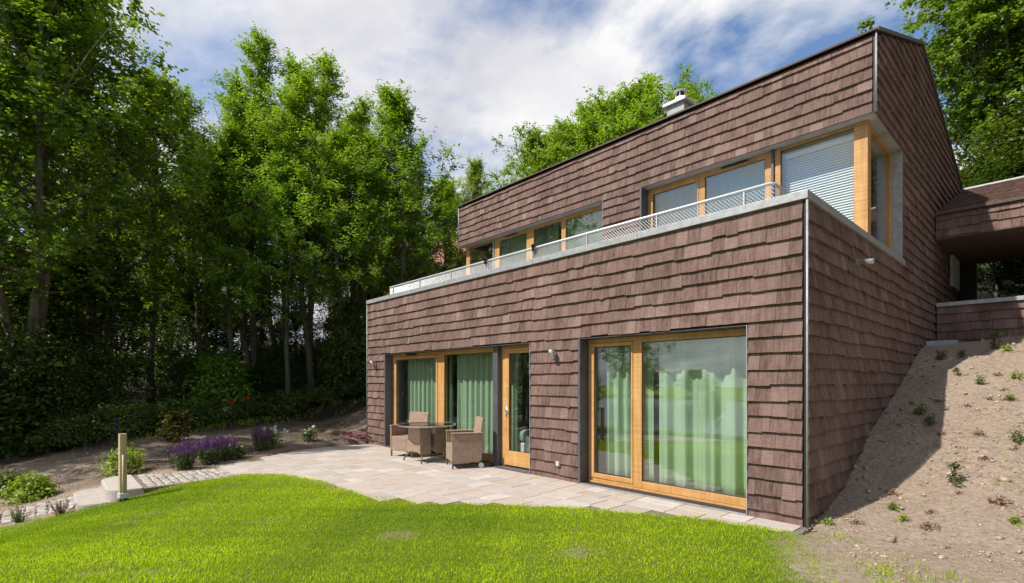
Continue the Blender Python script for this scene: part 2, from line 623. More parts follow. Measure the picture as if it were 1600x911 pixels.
PATIO = [(0.05, -.43), (-.89, -.58), (-1.53, -.91), (-2.26, -1.24), (-2.77, -1.65), (-3.3, -2.07), (-3.94, -2.55), (-4.94, -2.89),
         (-6.16, -2.96), (-7.16, -3.23), (-7.6, -3.7), (-7.52, -4.48), (-7.45, -5.12), (-8.75, -5.12), (-8.76, -4.71), (-8.6, -3.71),
         (-9.92, -2.43), (-10.3, -1.64), (-10.42, 0.05), (0.05, 0.05)]


def inside(poly, X, Y):
    X = np.asarray(X, float)
    Y = np.asarray(Y, float)
    r = np.zeros(X.shape, bool)
    n = len(poly)
    for i in range(n):
        x0, y0 = poly[i]
        x1, y1 = poly[(i + 1) % n]
        c = ((y0 > Y) != (y1 > Y)) & (X < (x1 - x0) * (Y - y0) / (y1 - y0 + 1e-12) + x0)
        r ^= c
    return r


def wob(X, Y, seed=0):
    s = 0
    for i, (a, b, p) in enumerate([(1.1, .7, .3), (-.8, 1.3, 1.7), (2.3, -1.9, .9), (3.1, 2.7, 4.2), (-5.3, 3.9, 2.2), (6.1, 5.7, .4), (9.3, -8.1, 3.3), (-11.7, 12.9, 5.1)]):
        s = s + np.sin(a * X + b * Y + p + seed * (i + 1.3)) / (1 + .55 * i)
    return s / 2.6


def height(X, Y):
    X = np.asarray(X, float)
    Y = np.asarray(Y, float)
    toe = np.where(X > 0, -.12 * np.clip(X, 0, 4), 0)
    zr = np.interp(Y - toe * 1.0, [-60, -20, -8, 0, .5, 1.32, 1.96, 2.54, 3.68, 5.08, 5.9, 6.52, 7.8, 9.5, 14, 60, 300], [-6, -1.2, -.12, 0, .05, .25, .55, .87, 1.25, 1.78, 2.12, 2.29, 2.42, 2.6, 3.4, 14, 40])
    zl = np.interp(Y, [-300, -160, -60, -20, -8.5, -6.6, -4.6, -3, 0, 3, 8, 14, 60, 300], [-9.5, -9.5, -6, -1.5, -.46, -.34, -.02, 0, .1, 1.0, 2.6, 3.8, 14, 40])
    zm = np.interp(Y, [-300, -160, -60, -20, -8, 0, 60, 300], [-9.5, -9.5, -6, -1.2, -.12, 0, 14, 40])
    wl = sm(-4.2, -7.4, X)
    wr = sm(-.4, -.1, X)
    z = zm * (1 - wl) * (1 - wr) + zl * wl + zr * wr
    # bed rises gently towards the wood
    z = z + np.where(Y < 3, .07 * np.clip(-10.2 - X, 0, 12), .07 * np.clip(-10.2 - X, 0, 12)) * sm(-12, -4.0, Y)
    # small unevenness away from paving
    soil = sm(.0, .5, X) * sm(-2.2, .6, Y) + sm(-9.2, -10.2, X)
    z = z + np.clip(soil, 0, 1) * .045 * wob(X * 1.6, Y * 1.6, 2) + .005 * wob(X * .8, Y * .8, 5)
    z = z + np.clip(soil, 0, 1) * .026 * wob(X * 4.1, Y * 4.3, 8)
    return z
# TERRAIN-END


LAWN = [(.35, -.35), (.02, -.40), (-.89, -.55), (-1.53, -.88), (-2.26, -1.21), (-2.77, -1.62), (-3.3, -2.04), (-3.94, -2.52), (-4.94, -2.86),
        (-6.16, -2.93), (-7.14, -3.2), (-7.56, -3.7), (-7.48, -4.48), (-7.40, -5.1), (-7.42, -5.9), (-7.55, -6.6), (-7.6, -8.5), (-7.7, -14), (-9, -30), (8, -30), (5, -7.5), (2.2, -4.1), (1.2, -1.95), (.75, -1.0)]
LOWER_PATH = [(-8.72, -11), (-7.85, -11), (-7.85, -5.8), (-8.72, -5.8)]


def poly_dist(poly, X, Y):
    d = np.full(X.shape, 1e9)
    n = len(poly)
    for i in range(n):
        x0, y0 = poly[i]
        x1, y1 = poly[(i + 1) % n]
        dx, dy = x1 - x0, y1 - y0
        t = np.clip(((X - x0) * dx + (Y - y0) * dy) / (dx * dx + dy * dy + 1e-12), 0, 1)
        d = np.minimum(d, np.hypot(X - x0 - t * dx, Y - y0 - t * dy))
    return np.where(inside(poly, X, Y), d, -d)


def grid_coords(lo, hi, fine0, fine1, step, extra=()):
    a = list(np.arange(fine0, fine1 + 1e-6, step))
    x, s = fine0, step
    while x > lo:
        s = min(s * 1.22, 40)
        x -= s
        a.append(x)
    x, s = fine1, step
    while x < hi:
        s = min(s * 1.22, 40)
        x += s
        a.append(x)
    a += list(extra)
    return np.unique(np.round(np.array(a), 4))


def ground_z(x, y):
    return float(height(np.array([x]), np.array([y]))[0])


def build_ground():
    xs = grid_coords(-700, 700, -12.4, 5.0, 0.075, (-10.30, -10.36, -.03, -.10, .012))
    ys = grid_coords(-700, 500, -9.0, 8.2, 0.075, (0.02, 0.09, -0.002))
    X, Y = np.meshgrid(xs, ys)
    Z = height(X, Y)
    lawn_d = poly_dist(LAWN, X, Y)
    pat_d = poly_dist(PATIO, X, Y)
    low_d = poly_dist(LOWER_PATH, X, Y)
    Z = Z + np.where(lawn_d > 0, .028, 0)
    Z = np.where((pat_d > -0.02), np.minimum(Z, -0.06), Z)
    Z = np.where((low_d > -0.02) & (Y > -11), np.minimum(Z, height(X, Y) - 0.06), Z)
    # steps' bed
    Z = np.where((X > -8.85) & (X < -7.46) & (Y > -5.9) & (Y < -5.05), Z - .14, Z)
    # under the house
    Z = np.where((X > -10.33) & (X < -.02) & (Y > .03) & (Y < 14), -0.35, Z)
    # lake basin far in front
    lake = (Y < -75) & (Y > -330)
    Z = np.where(Y < -75, np.minimum(Z, -8.0) - 1.5 * sm(-75, -100, Y), Z)
    Z = np.where(Y < -230, -9.5 + 3.4 * sm(-230, -300, Y), Z)
    ny, nx = X.shape
    idx = np.arange(nx * ny).reshape(ny, nx)
    F = np.stack([idx[:-1, :-1], idx[:-1, 1:], idx[1:, 1:], idx[1:, :-1]], axis=-1).reshape(-1, 4)
    V = np.stack([X, Y, Z], axis=-1).reshape(-1, 3)
    me = np_mesh('ground', 'soil', V, F, None, True)
    lm = np.clip(.2 + lawn_d / .22 + .5 * wob(X * 3, Y * 3, 3), 0, 1) * np.clip(sm(.12, -.35, (X - .15) - (-Y - .45) * .42 + .22 * wob(X * 2.2, Y * 2.2, 7) + .12 * wob(X * 7, Y * 7, 4)), 0, 1)
    bare = sm(.60, .98, wob(X * 2.6 + 1, Y * 2.6, 11) + .3 * wob(X * 7, Y * 7, 12))
    lm = lm * (1 - .35 * bare)
    far = ((Y < -9.3) & (X > -9)) | (Y < -20)
    lm = np.where(far, 1, lm)
    lm = np.where((X > 5.5) & (Y > 3), 0.6, lm)
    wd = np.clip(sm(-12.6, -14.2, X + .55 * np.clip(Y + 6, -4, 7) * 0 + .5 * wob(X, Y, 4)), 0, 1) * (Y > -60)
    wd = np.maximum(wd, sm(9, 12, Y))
    fresh = sm(-9, -9.6, X) * sm(-7, -5, Y) * np.clip(.75 + .5 * wob(X * 1.2, Y * 1.2, 9), 0, 1)
    for nm, arr in (('lawn', lm), ('wood', wd), ('fresh', fresh)):
        a = me.attributes.new(nm, 'FLOAT', 'POINT')
        a.data.foreach_set('value', arr.astype(np.float32).ravel())
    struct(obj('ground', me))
    w = MB()
    w.add([(-700, -340, -8.3), (700, -340, -8.3), (700, -70, -8.3), (-700, -70, -8.3)], [(0, 1, 2, 3)])
    struct(w.build('lake_water', 'water'))


build_ground()


# ------------------------------------------------------------------ patio and paths
def build_paving():
    rng = random.Random(3)
    base = MB()
    base.prism([(x, y) for x, y in PATIO], -.07, -.012)
    pat = struct(base.build('patio', 'mortar'))
    cache = {}

    def piece(name, w, d, h, x, y, z, parent, mat, bev, rz=0.0, tilt=0.0, shape=0):
        key = (name, round(w, 2), round(d, 2), shape)
        me = cache.get(key)
        if me is None:
            m = MB()
            b = bev
            r2 = random.Random(hash(key) & 0xffff)
            j = lambda: r2.uniform(-.017, .017) if mat == 'granite' else r2.uniform(-.002, .002)
            bot = [(-w / 2, -d / 2), (w / 2, -d / 2), (w / 2, d / 2), (-w / 2, d / 2)]
            bot = [(px + j(), py + j()) for px, py in bot]
            top = [(px * (1 - 2 * b / w), py * (1 - 2 * b / d)) for px, py in bot]
            vs = [(px, py, -h) for px, py in bot] + [(px, py, -b) for px, py in bot] + [(px, py, 0) for px, py in top]
            fs = [(8, 9, 10, 11)]
            for q in (0, 4):
                for i in range(4):
                    fs.append((q + i, q + (i + 1) % 4, q + 4 + (i + 1) % 4, q + 4 + i))
            m.add(vs, fs)
            me = m.mesh(name, mat)
            cache[key] = me
        o = obj(name, me, parent, (x, y, z))
        o.rotation_euler = (rng.uniform(-tilt, tilt), rng.uniform(-tilt, tilt), rz)
        return o
    # stone slabs in courses along the facade
    y = -0.005
    n = 0
    while y > -3.75:
        d = rng.choice([.20, .30, .30, .40])
        x = -10.5 + rng.uniform(-.3, 0)
        while x < .1:
            w = rng.choice([.30, .40, .40, .50, .60])
            cx_, cy_ = x + w / 2, y - d / 2
            pts = [(cx_, cy_), (x + .04, y - .04), (x + w - .04, y - .04), (x + .04, y - d + .04), (x + w - .04, y - d + .04)]
            ins = inside(PATIO, np.array([p[0] for p in pts]), np.array([p[1] for p in pts]))
            if ins[0] or ins.sum() >= 2:
                if not (x < -10.42 and cy_ > -1.6) and x + w < .12:
                    piece('slab', w - .012, d - .012, .045, cx_, cy_, rng.uniform(-.001, .002), pat, 'paving', .004, 0, .002)
                    n += 1
            x += w
        y -= d
    # setts of the path down to the steps, then on below them

    def setts(parent, x0, x1, y0, y1, poly):
        yy = y0
        while yy > y1:
            d = rng.uniform(.10, .13)
            xx = x0 + rng.uniform(-.05, .03)
            while xx < x1:
                w = rng.uniform(.10, .19)
                c = (xx + w / 2, yy - d / 2)
                if inside(poly, np.array([c[0]]), np.array([c[1]]))[0]:
                    z = 0.0 if yy > -5.3 else ground_z(*c) + .01
                    piece('sett', round(w / .02) * .02 - .018, round(d / .02) * .02 - .016, .07, c[0], c[1], z + rng.uniform(-.008, .006), parent, 'granite', .014, rng.uniform(-.16, .16), .05, rng.randrange(4))
                xx += w
            yy -= d
    setts(pat, -8.9, -7.4, -3.78, -5.15, PATIO)
    lp = MB()
    for i in range(26):
        ya, yb = -5.84 - i * .2, -5.84 - (i + 1) * .2
        za, zb = ground_z(-8.3, ya) - .025, ground_z(-8.3, yb) - .025
        lp.add([(-8.72, ya, za), (-8.72, yb, zb), (-7.85, yb, zb), (-7.85, ya, za)], [(0, 1, 2, 3)])
    lo = struct(lp.build('path', 'mortar'))
    setts(lo, -8.72, -7.85, -5.86, -8.6, LOWER_PATH)


build_paving()


# ------------------------------------------------------------------ shingles
ROW = 0.184
FWD = Vector((-math.sin(R(47.6)), math.cos(R(47.6)), 0))
RGT = Vector((math.cos(R(47.6)), math.sin(R(47.6)), 0))


def img_area(pts):
    q = []
    for p in pts:
        d = Vector(p) - Vector((CX, CY, CH))
        t = d.dot(FWD)
        if t < .3:
            return 0
        q.append((798 * d.dot(RGT) / t, 798 * d.z / t))
    if not any(-790 < a < 790 and -310 < b < 590 for a, b in q):
        return 0
    return abs(sum(q[i][0] * q[(i + 1) % len(q)][1] - q[(i + 1) % len(q)][0] * q[i][1] for i in range(len(q)))) / 2


def clip_half(poly, a, b, c):
    """keep a*u+b*v<=c"""
    out = []
    for i in range(len(poly)):
        p, q = poly[i], poly[(i + 1) % len(poly)]
        fp, fq = a * p[0] + b * p[1] - c, a * q[0] + b * q[1] - c
        if fp <= 0:
            out.append(p)
        if (fp < 0) != (fq < 0) and abs(fp - fq) > 1e-9:
            t = fp / (fp - fq)
            out.append((p[0] + t * (q[0] - p[0]), p[1] + t * (q[1] - p[1])))
    return out


def shingle_plane(O, U, V, Nn, u0, u1, v0, v1, openings=(), halves=(), seed=1, vstart=0.1, zmin=None, widths=(.085, .13, .15, .17, .17, .2)):
    rng = random.Random(seed)
    O, U, V, Nn = Vector(O), Vector(U), Vector(V), Vector(Nn)
    res = []
    k0 = math.floor((v0 - vstart) / ROW) - 1
    k1 = math.ceil((v1 - vstart) / ROW)
    jit = 0.0
    for k in range(k0, k1 + 1):
        rb = vstart + k * ROW
        rt = rb + ROW
        if rt <= v0 + .01 or rb >= v1 - .004:
            continue
        brk = {u0, u1}
        for (a, b, c, d) in openings:
            if c < rt and d > rb:
                for e in (a, b):
                    if u0 < e < u1:
                        brk.add(e)
        brk = sorted(brk)
        for ia in range(len(brk) - 1):
            A, B = brk[ia], brk[ia + 1]
            mid = (A + B) / 2
            lo, hi = max(rb, v0), min(rt, v1)
            tl = True
            bl = rb >= v0
            for (a, b, c, d) in openings:
                if a < mid < b:
                    if c <= lo and d >= hi:
                        lo = hi
                    elif c <= lo < d:
                        lo = d
                        bl = False
                    elif lo < c < hi:
                        hi = c
                        tl = False
            if hi - lo < .03:
                continue
            if hi < rt - .001:
                tl = False
            u = A
            while u < B - 1e-4:
                w = rng.choice(widths) + rng.uniform(-.008, .008)
                if B - (u + w) < .06:
                    w = B - u
                if rng.random() < .30:
                    jit = rng.choice((0.0, -.017))
                jb = (jit + rng.uniform(-.003, .003)) if bl else 0.0
                top = hi + (.035 if tl else 0)
                g = .0013
                poly = [(u + g, lo + jb), (u + w - g, lo + jb), (u + w - g, top), (u + g, top)]
                full = bl and tl
                for h in halves:
                    n0 = len(poly)
                    poly2 = clip_half(poly, *h)
                    if poly2 != poly:
                        full = False
                    poly = poly2
                    if len(poly) < 3:
                        break
                if len(poly) >= 3:
                    zc = (O + U * (u + w / 2) + V * ((lo + hi) / 2))
                    if zmin is None or hi > zmin(u + w / 2) - .1:
                        tone = min(1, max(0, rng.gauss(.5, .22)))
                        bulge = rng.uniform(-.003, .004)
                        cen = O + U * (u + w / 2) + V * lo
                        vs = []
                        H = top - lo - jb
                        for (pu, pv) in poly:
                            fr = (pv - lo - jb) / (H + 1e-6)
                            out = .042 + bulge - .038 * min(1, max(0, fr))
                            if not bl:
                                out = .03 - .02 * fr
                            vs.append(O + U * pu + V * pv + Nn * out)
                        n = len(vs)
                        bk = [O + U * pu + V * pv + Nn * (-.004) for (pu, pv) in poly]
                        allv = vs + bk
                        fs = [tuple(range(n))] + [tuple(range(2 * n - 1, n - 1, -1))]
                        fs += [(i, n + i, n + (i + 1) % n, (i + 1) % n) for i in range(n)]
                        res.append((img_area(vs), allv, fs, tone, cen))
                u += w
    return res


def emit_shingles(groups, stuff_parent, limit=300, stuff_name='shingle_cladding'):
    """groups: list of (parent part, shingles). the largest in the picture become single pieces"""
    allp = [(s[0], gi, s) for gi, (p, lst) in enumerate(groups) for s in lst]
    allp.sort(key=lambda x: -x[0])
    for a, gi, s in allp[:limit]:
        m = MB()
        c = s[4]
        m.add([tuple(v - c) for v in s[1]], s[2], s[3])
        m.build('shingle', 'shingle', groups[gi][0], loc=c)
    rest = allp[limit:]
    if rest:
        m = MB()
        for a, gi, s in rest:
            m.add([tuple(v) for v in s[1]], s[2], s[3])
        stuff(m.build(stuff_name, 'shingle', stuff_parent))


# ------------------------------------------------------------------ house
W0 = -10.38           # left end
CAPB, CAPT = 3.62, 3.715
YU = 2.95             # upper front
ZU0, ZU1 = 5.64, 6.84
A0, A1, B0, B1 = -9.42, -4.32, -3.21, -0.62
HEAD = 2.28
RID_Y, RID_Z = 6.33, 8.13
SL_F = (RID_Z - ZU1) / (RID_Y - YU)
SL_B = (8.13 - 6.68) / (11.66 - 6.33)
YB = 14.0


def roof_z(y):
    return min(ZU1 + SL_F * (y - YU), RID_Z - SL_B * (y - RID_Y))


house = thing('house', 'modern two-storey house clad in brown wooden shingles with larch framed windows', 'house')


def build_walls():
    e = .0
    m = MB()
    T = .30
    # lower front wall backing around the two openings
    m.box(W0, A0, e, T, -.3, HEAD)
    m.box(A1, B0, e, T, -.3, HEAD)
    m.box(B1, -.004, e, T, -.3, HEAD)
    m.box(W0, -.004, e, T, HEAD, CAPB)
    m.box(A0, A1, e + .002, T, -.3, .02)
    m.box(B0, B1, e + .002, T, -.3, .02)
    fw = m.build('front_wall', 'backing', house)
    # upper front
    m = MB()
    m.box(W0, -.004, YU, YU + .12, ZU0 + .012, ZU1 - .02)
    m.box(-5.03, -4.04, YU, YU + .3, 3.3, ZU0 + .012)
    uw = m.build('upper_wall', 'backing', house)
    # side wall: gable polygon in pieces
    m = MB()
    x0, x1 = -.30, -.002
    m.prism([(T, -.3), (YU, -.3), (YU, CAPB), (T, CAPB)], x0, x1, 'x')
    m.prism([(YU, -.3), (4.82, -.3), (4.82, CAPB), (YU, CAPB)], x0, x1, 'x')
    m.prism([(4.82, -.3), (YB, -.3), (YB, ZU0 + .03), (4.82, ZU0 + .03)], x0, x1, 'x')
    m.prism([(YU + .12, ZU0 + .03), (YB, ZU0 + .03), (YB, roof_z(YB) - .02), (RID_Y, RID_Z - .02), (YU + .12, roof_z(YU + .12) - .02)], x0, x1, 'x')
    sw = m.build('side_wall', 'backing', house)
    # left and back walls
    m = MB()
    m.prism([(T, -.3), (YB, -.3), (YB, CAPB), (T, CAPB)], W0, W0 + .3, 'x')
    m.prism([(4.4, CAPB), (YB, CAPB), (YB, roof_z(YB) - .02), (RID_Y, RID_Z - .02), (4.4, roof_z(4.4) - .02)], W0, W0 + .3, 'x')
    m.prism([(YU + .12, ZU0 + .03), (4.4, ZU0 + .03), (4.4, roof_z(4.4) - .02), (YU + .12, roof_z(YU + .12) - .02)], W0, W0 + .3, 'x')
    m.box(W0 + .3, -.3, YB - .3, YB, -.3, roof_z(YB) - .02)
    m.build('outer_wall', 'backing', house)
    # interior shell
    m = MB()
    m.box(W0 + .31, -.31, 5.0, 5.12, .0, 3.2)
    m.box(-3.95, -3.55, .31, 5.0, .0, 3.0)
    m.box(W0 + .31, W0 + .35, .31, 5.0, .0, 3.0)
    m.box(-.35, -.31, .31, 5.0, .0, 3.0)
    m.box(W0 + .31, -.31, 7.2, 7.3, 3.4, 7.4)
    m.box(-4.6, -4.5, YU + .35, 7.2, 3.4, 5.9)
    m.build('room_wall', 'plaster', house)
    m = MB()
    m.box(W0 + .3, -.3, .3, 5.0, -.05, .03)
    m.box(W0 + .3, -.3, YU + .30, 7.2, 3.36, 3.40)
    m.build('room_floor', 'floor', house)
    m = MB()
    m.box(W0 + .3, -.3, .3, 5.0, 2.62, 2.70)
    m.box(W0 + .3, -.35, YU + .40, 7.2, 5.9, 5.98)
    m.build('room_ceiling', 'plaster', house)
    m = MB()
    m.box(W0 + .3, -.3, .3, YU + .28, 3.15, 3.34)
    m.build('terrace_floor', 'concrete', house)
    # coping on the terrace parapet, in lengths
    xs = [W0 - .03, -8.35, -6.3, -4.25, -2.15, .042]
    for i in range(5):
        m = MB()
        m.box(xs[i] + .002, xs[i + 1] - .002, -.05, .36, CAPB, CAPT)
        m.build('coping', 'zinc', house, bevel=.004)
    m = MB()
    m.box(-.20, .042, .362, 2.4, CAPB, CAPT)
    m.build('coping', 'zinc', house, bevel=.004)
    m = MB()
    m.box(-.20, .042, 2.404, 4.815, CAPB, CAPT)
    m.build('coping', 'zinc', house, bevel=.004)
    m = MB()
    m.box(W0 + .0, -.0, .24, .35, 3.34, CAPB)
    m.build('parapet_back', 'zinc', house)
    # soffits over the recessed upper windows
    m = MB()
    m.box(W0, -5.035, YU + .004, YU + .42, ZU0, ZU0 + .011)
    m.box(-4.035, -.002, YU + .004, YU + .42, ZU0, ZU0 + .011)
    m.box(-.42, -.002, YU + .42, 4.815, ZU0, ZU0 + .011)
    m.build('soffit', 'concrete', house)
    m = MB()
    m.box(-.30, .006, 4.79, 4.82, CAPT, ZU0)
    m.build('reveal', 'zinc', house)
    # dark metal reveals
    for (xa, ya, z0, z1, dep) in ((A0, 0, .0, HEAD, .20), (B0, 0, .0, HEAD, .20), (-4.04, YU, 3.4, ZU0, .24)):
        m = MB()
        m.box(xa + .001, xa + .012, ya - .045, ya + dep, z0, z1 - .001)
        m.box(xa - .028, xa + .001, ya - .045, ya - .038, z0, z1 + .0)
        m.build('reveal', 'dark_metal', house)
    for (xa, ya, z0, z1, dep) in ((A1, 0, .0, HEAD, .20), (B1, 0, .0, HEAD, .20), (-5.03, YU, 3.4, ZU0, .24)):
        m = MB()
        m.box(xa - .010, xa - .001, ya - .042, ya + dep, z0, z1 - .001)
        m.build('reveal', 'zinc', house)
    for (xa, xb, ya, z1) in ((A0, A1, 0, HEAD), (B0, B1, 0, HEAD)):
        m = MB()
        m.box(xa + .013, xb - .011, ya - .03, ya + .20, z1 - .010, z1 - .002)
        m.build('reveal', 'dark_metal', house)
    # corner trims
    for (x, y, z0, z1) in ((0, 0, -.06, CAPB - .004), (0, YU, ZU0 - .004, ZU1 + .02), (W0, 0, -.06, CAPB - .004), (W0, YU, ZU0 - .004, ZU1 + .02)):
        m = MB()
        s = 1 if x == 0 else -1
        m.tube([(x + s * .026, y - .026, z0), (x + s * .026, y - .026, z1)], .012, 10)
        m.build('corner_trim', 'zinc', house, True)
        m = MB()
        m.box(min(x, x + s * .012) - (.010 if s > 0 else 0), max(x, x + s * .012) + (0 if s > 0 else .010), y - .016, y + .0, z0, z1 - .002)
        m.build('corner_flashing', 'black', house)
    # roof
    m = MB()
    ov = .05
    m.prism([(YU - ov, ZU1 + .0), (RID_Y, RID_Z + .0), (YB, roof_z(YB)), (YB, roof_z(YB) + .07), (RID_Y, RID_Z + .07), (YU - ov, ZU1 + .018)], W0 - .05, .048, 'x')
    rf = m.build('roof', 'roof', house)
    m = MB()
    m.box(W0 - .055, .052, YU - ov - .02, YU - ov - .002, ZU1 - .004, ZU1 + .024)
    m.build('roof_edge', 'roof', house)
    # chimney on the ridge
    cx0, cx1, cy0, cy1 = -4.95, -4.48, 5.45, 5.95
    m = MB()
    m.box(cx0, cx1, cy0, cy1, 7.4, 8.56)
    ch = m.build('chimney', 'concrete', rf)
    m = MB()
    m.box(cx0 - .08, cx1 + .08, cy0 - .08, cy1 + .08, 8.565, 8.65)
    m.build('chimney_slab', 'rail', rf, bevel=.01)
    m = MB()
    cxm, cym = (cx0 + cx1) / 2, (cy0 + cy1) / 2
    m.lathe([(.13, 0), (.13, .16), (.105, .165), (.105, .18)], 20, (cxm, cym, 8.65))
    m.build('flue', 'white', rf, True)
    m = MB()
    m.lathe([(.085, .0), (.085, .12)], 16, (cxm, cym, 8.83))
    m.build('flue_core', 'black', rf, True)
    m = MB()
    m.lathe([(.16, 0), (.17, .02), (.09, .06), (.02, .075)], 20, (cxm, cym, 8.95))
    for k in range(4):
        a = k * math.pi / 2 + .4
        m.tube([(cxm + .115 * math.cos(a), cym + .115 * math.sin(a), 8.82), (cxm + .115 * math.cos(a), cym + .115 * math.sin(a), 8.955)], .012, 6)
    m.build('flue_cap', 'white', rf)
    # cladding
    front = shingle_plane((0, 0, 0), (1, 0, 0), (0, 0, 1), (0, -1, 0), W0 + .012, -.022, -.06, CAPB - .012,
                          [(A0 - .028, A1, -1, HEAD), (B0 - .028, B1, -1, HEAD)], seed=11)
    upper = shingle_plane((0, YU, 0), (1, 0, 0), (0, 0, 1), (0, -1, 0), W0 + .012, -.022, 3.4, ZU1 - .04,
                          [(W0 - 1, -5.03, 2, ZU0), (-4.068, 1, 2, ZU0)], seed=12)
    side = shingle_plane((0, 0, 0), (0, 1, 0), (0, 0, 1), (1, 0, 0), .022, YB, -.1, 8.2,
                         [(-1, YU, CAPB - .012, 20), (YU, 4.825, CAPB - .012, ZU0), (YU - .0, YU + .022, ZU0, 20)],
                         [(-SL_F, 1, ZU1 - SL_F * YU - .03), (SL_B, 1, RID_Z + SL_B * RID_Y - .03)], seed=13,
                         zmin=lambda u: ground_z(.1, u) - .25)
    emit_shingles([(fw, front), (uw, upper), (sw, side)], house)
    m = MB()   # gable verge trim
    for (ya, yb) in ((YU - .04, RID_Y), (RID_Y, YB)):
        za = ZU1 + SL_F * (ya - YU) if ya < RID_Y else RID_Z
        zb = roof_z(yb)
        m.add([(.05, ya, za + .0), (.062, ya, za + .0), (.062, yb, zb + .0), (.05, yb, zb + .0), (.05, ya, za + .06), (.062, ya, za + .06), (.062, yb, zb + .06), (.05, yb, zb + .06)],
              [(0, 3, 2, 1), (4, 5, 6, 7), (0, 1, 5, 4), (1, 2, 6, 5), (2, 3, 7, 6), (3, 0, 4, 7)])
    m.build('verge_trim', 'dark_metal', house)


build_walls()


# ------------------------------------------------------------------ windows
def rect_frame(name, mat, parent, x0, x1, z0, z1, y0, y1, wl, wr, wb, wt, bevel=.006):
    m = MB()
    m.box(x0, x0 + wl, y0, y1, z0, z1)
    m.box(x1 - wr, x1, y0, y1, z0, z1)
    m.box(x0 + wl, x1 - wr, y0 + .002, y1 - .002, z0, z0 + wb)
    m.box(x0 + wl, x1 - wr, y0 + .002, y1 - .002, z1 - wt, z1)
    return m.build(name, mat, parent, bevel=bevel)


def pane(parent, x0, x1, z0, z1, y, name='pane'):
    m = MB()
    m.box(x0, x1, y, y + .024, z0, z1)
    g = m.build(name, 'glass', parent)
    # black edge seal
    s = MB()
    t = .011
    s.box(x0, x0 + t, y - .004, y - .001, z0, z1)
    s.box(x1 - t, x1, y - .004, y - .001, z0, z1)
    s.box(x0 + t, x1 - t, y - .004, y - .001, z0, z0 + t)
    s.box(x0 + t, x1 - t, y - .004, y - .001, z1 - t, z1)
    s.build('gasket', 'black', parent)
    return g


def vent(parent, x0, x1, z, y):
    m = MB()
    m.box(x0, x1, y - .006, y + .001, z, z + .035)
    m.build('trickle_vent', 'black', parent)


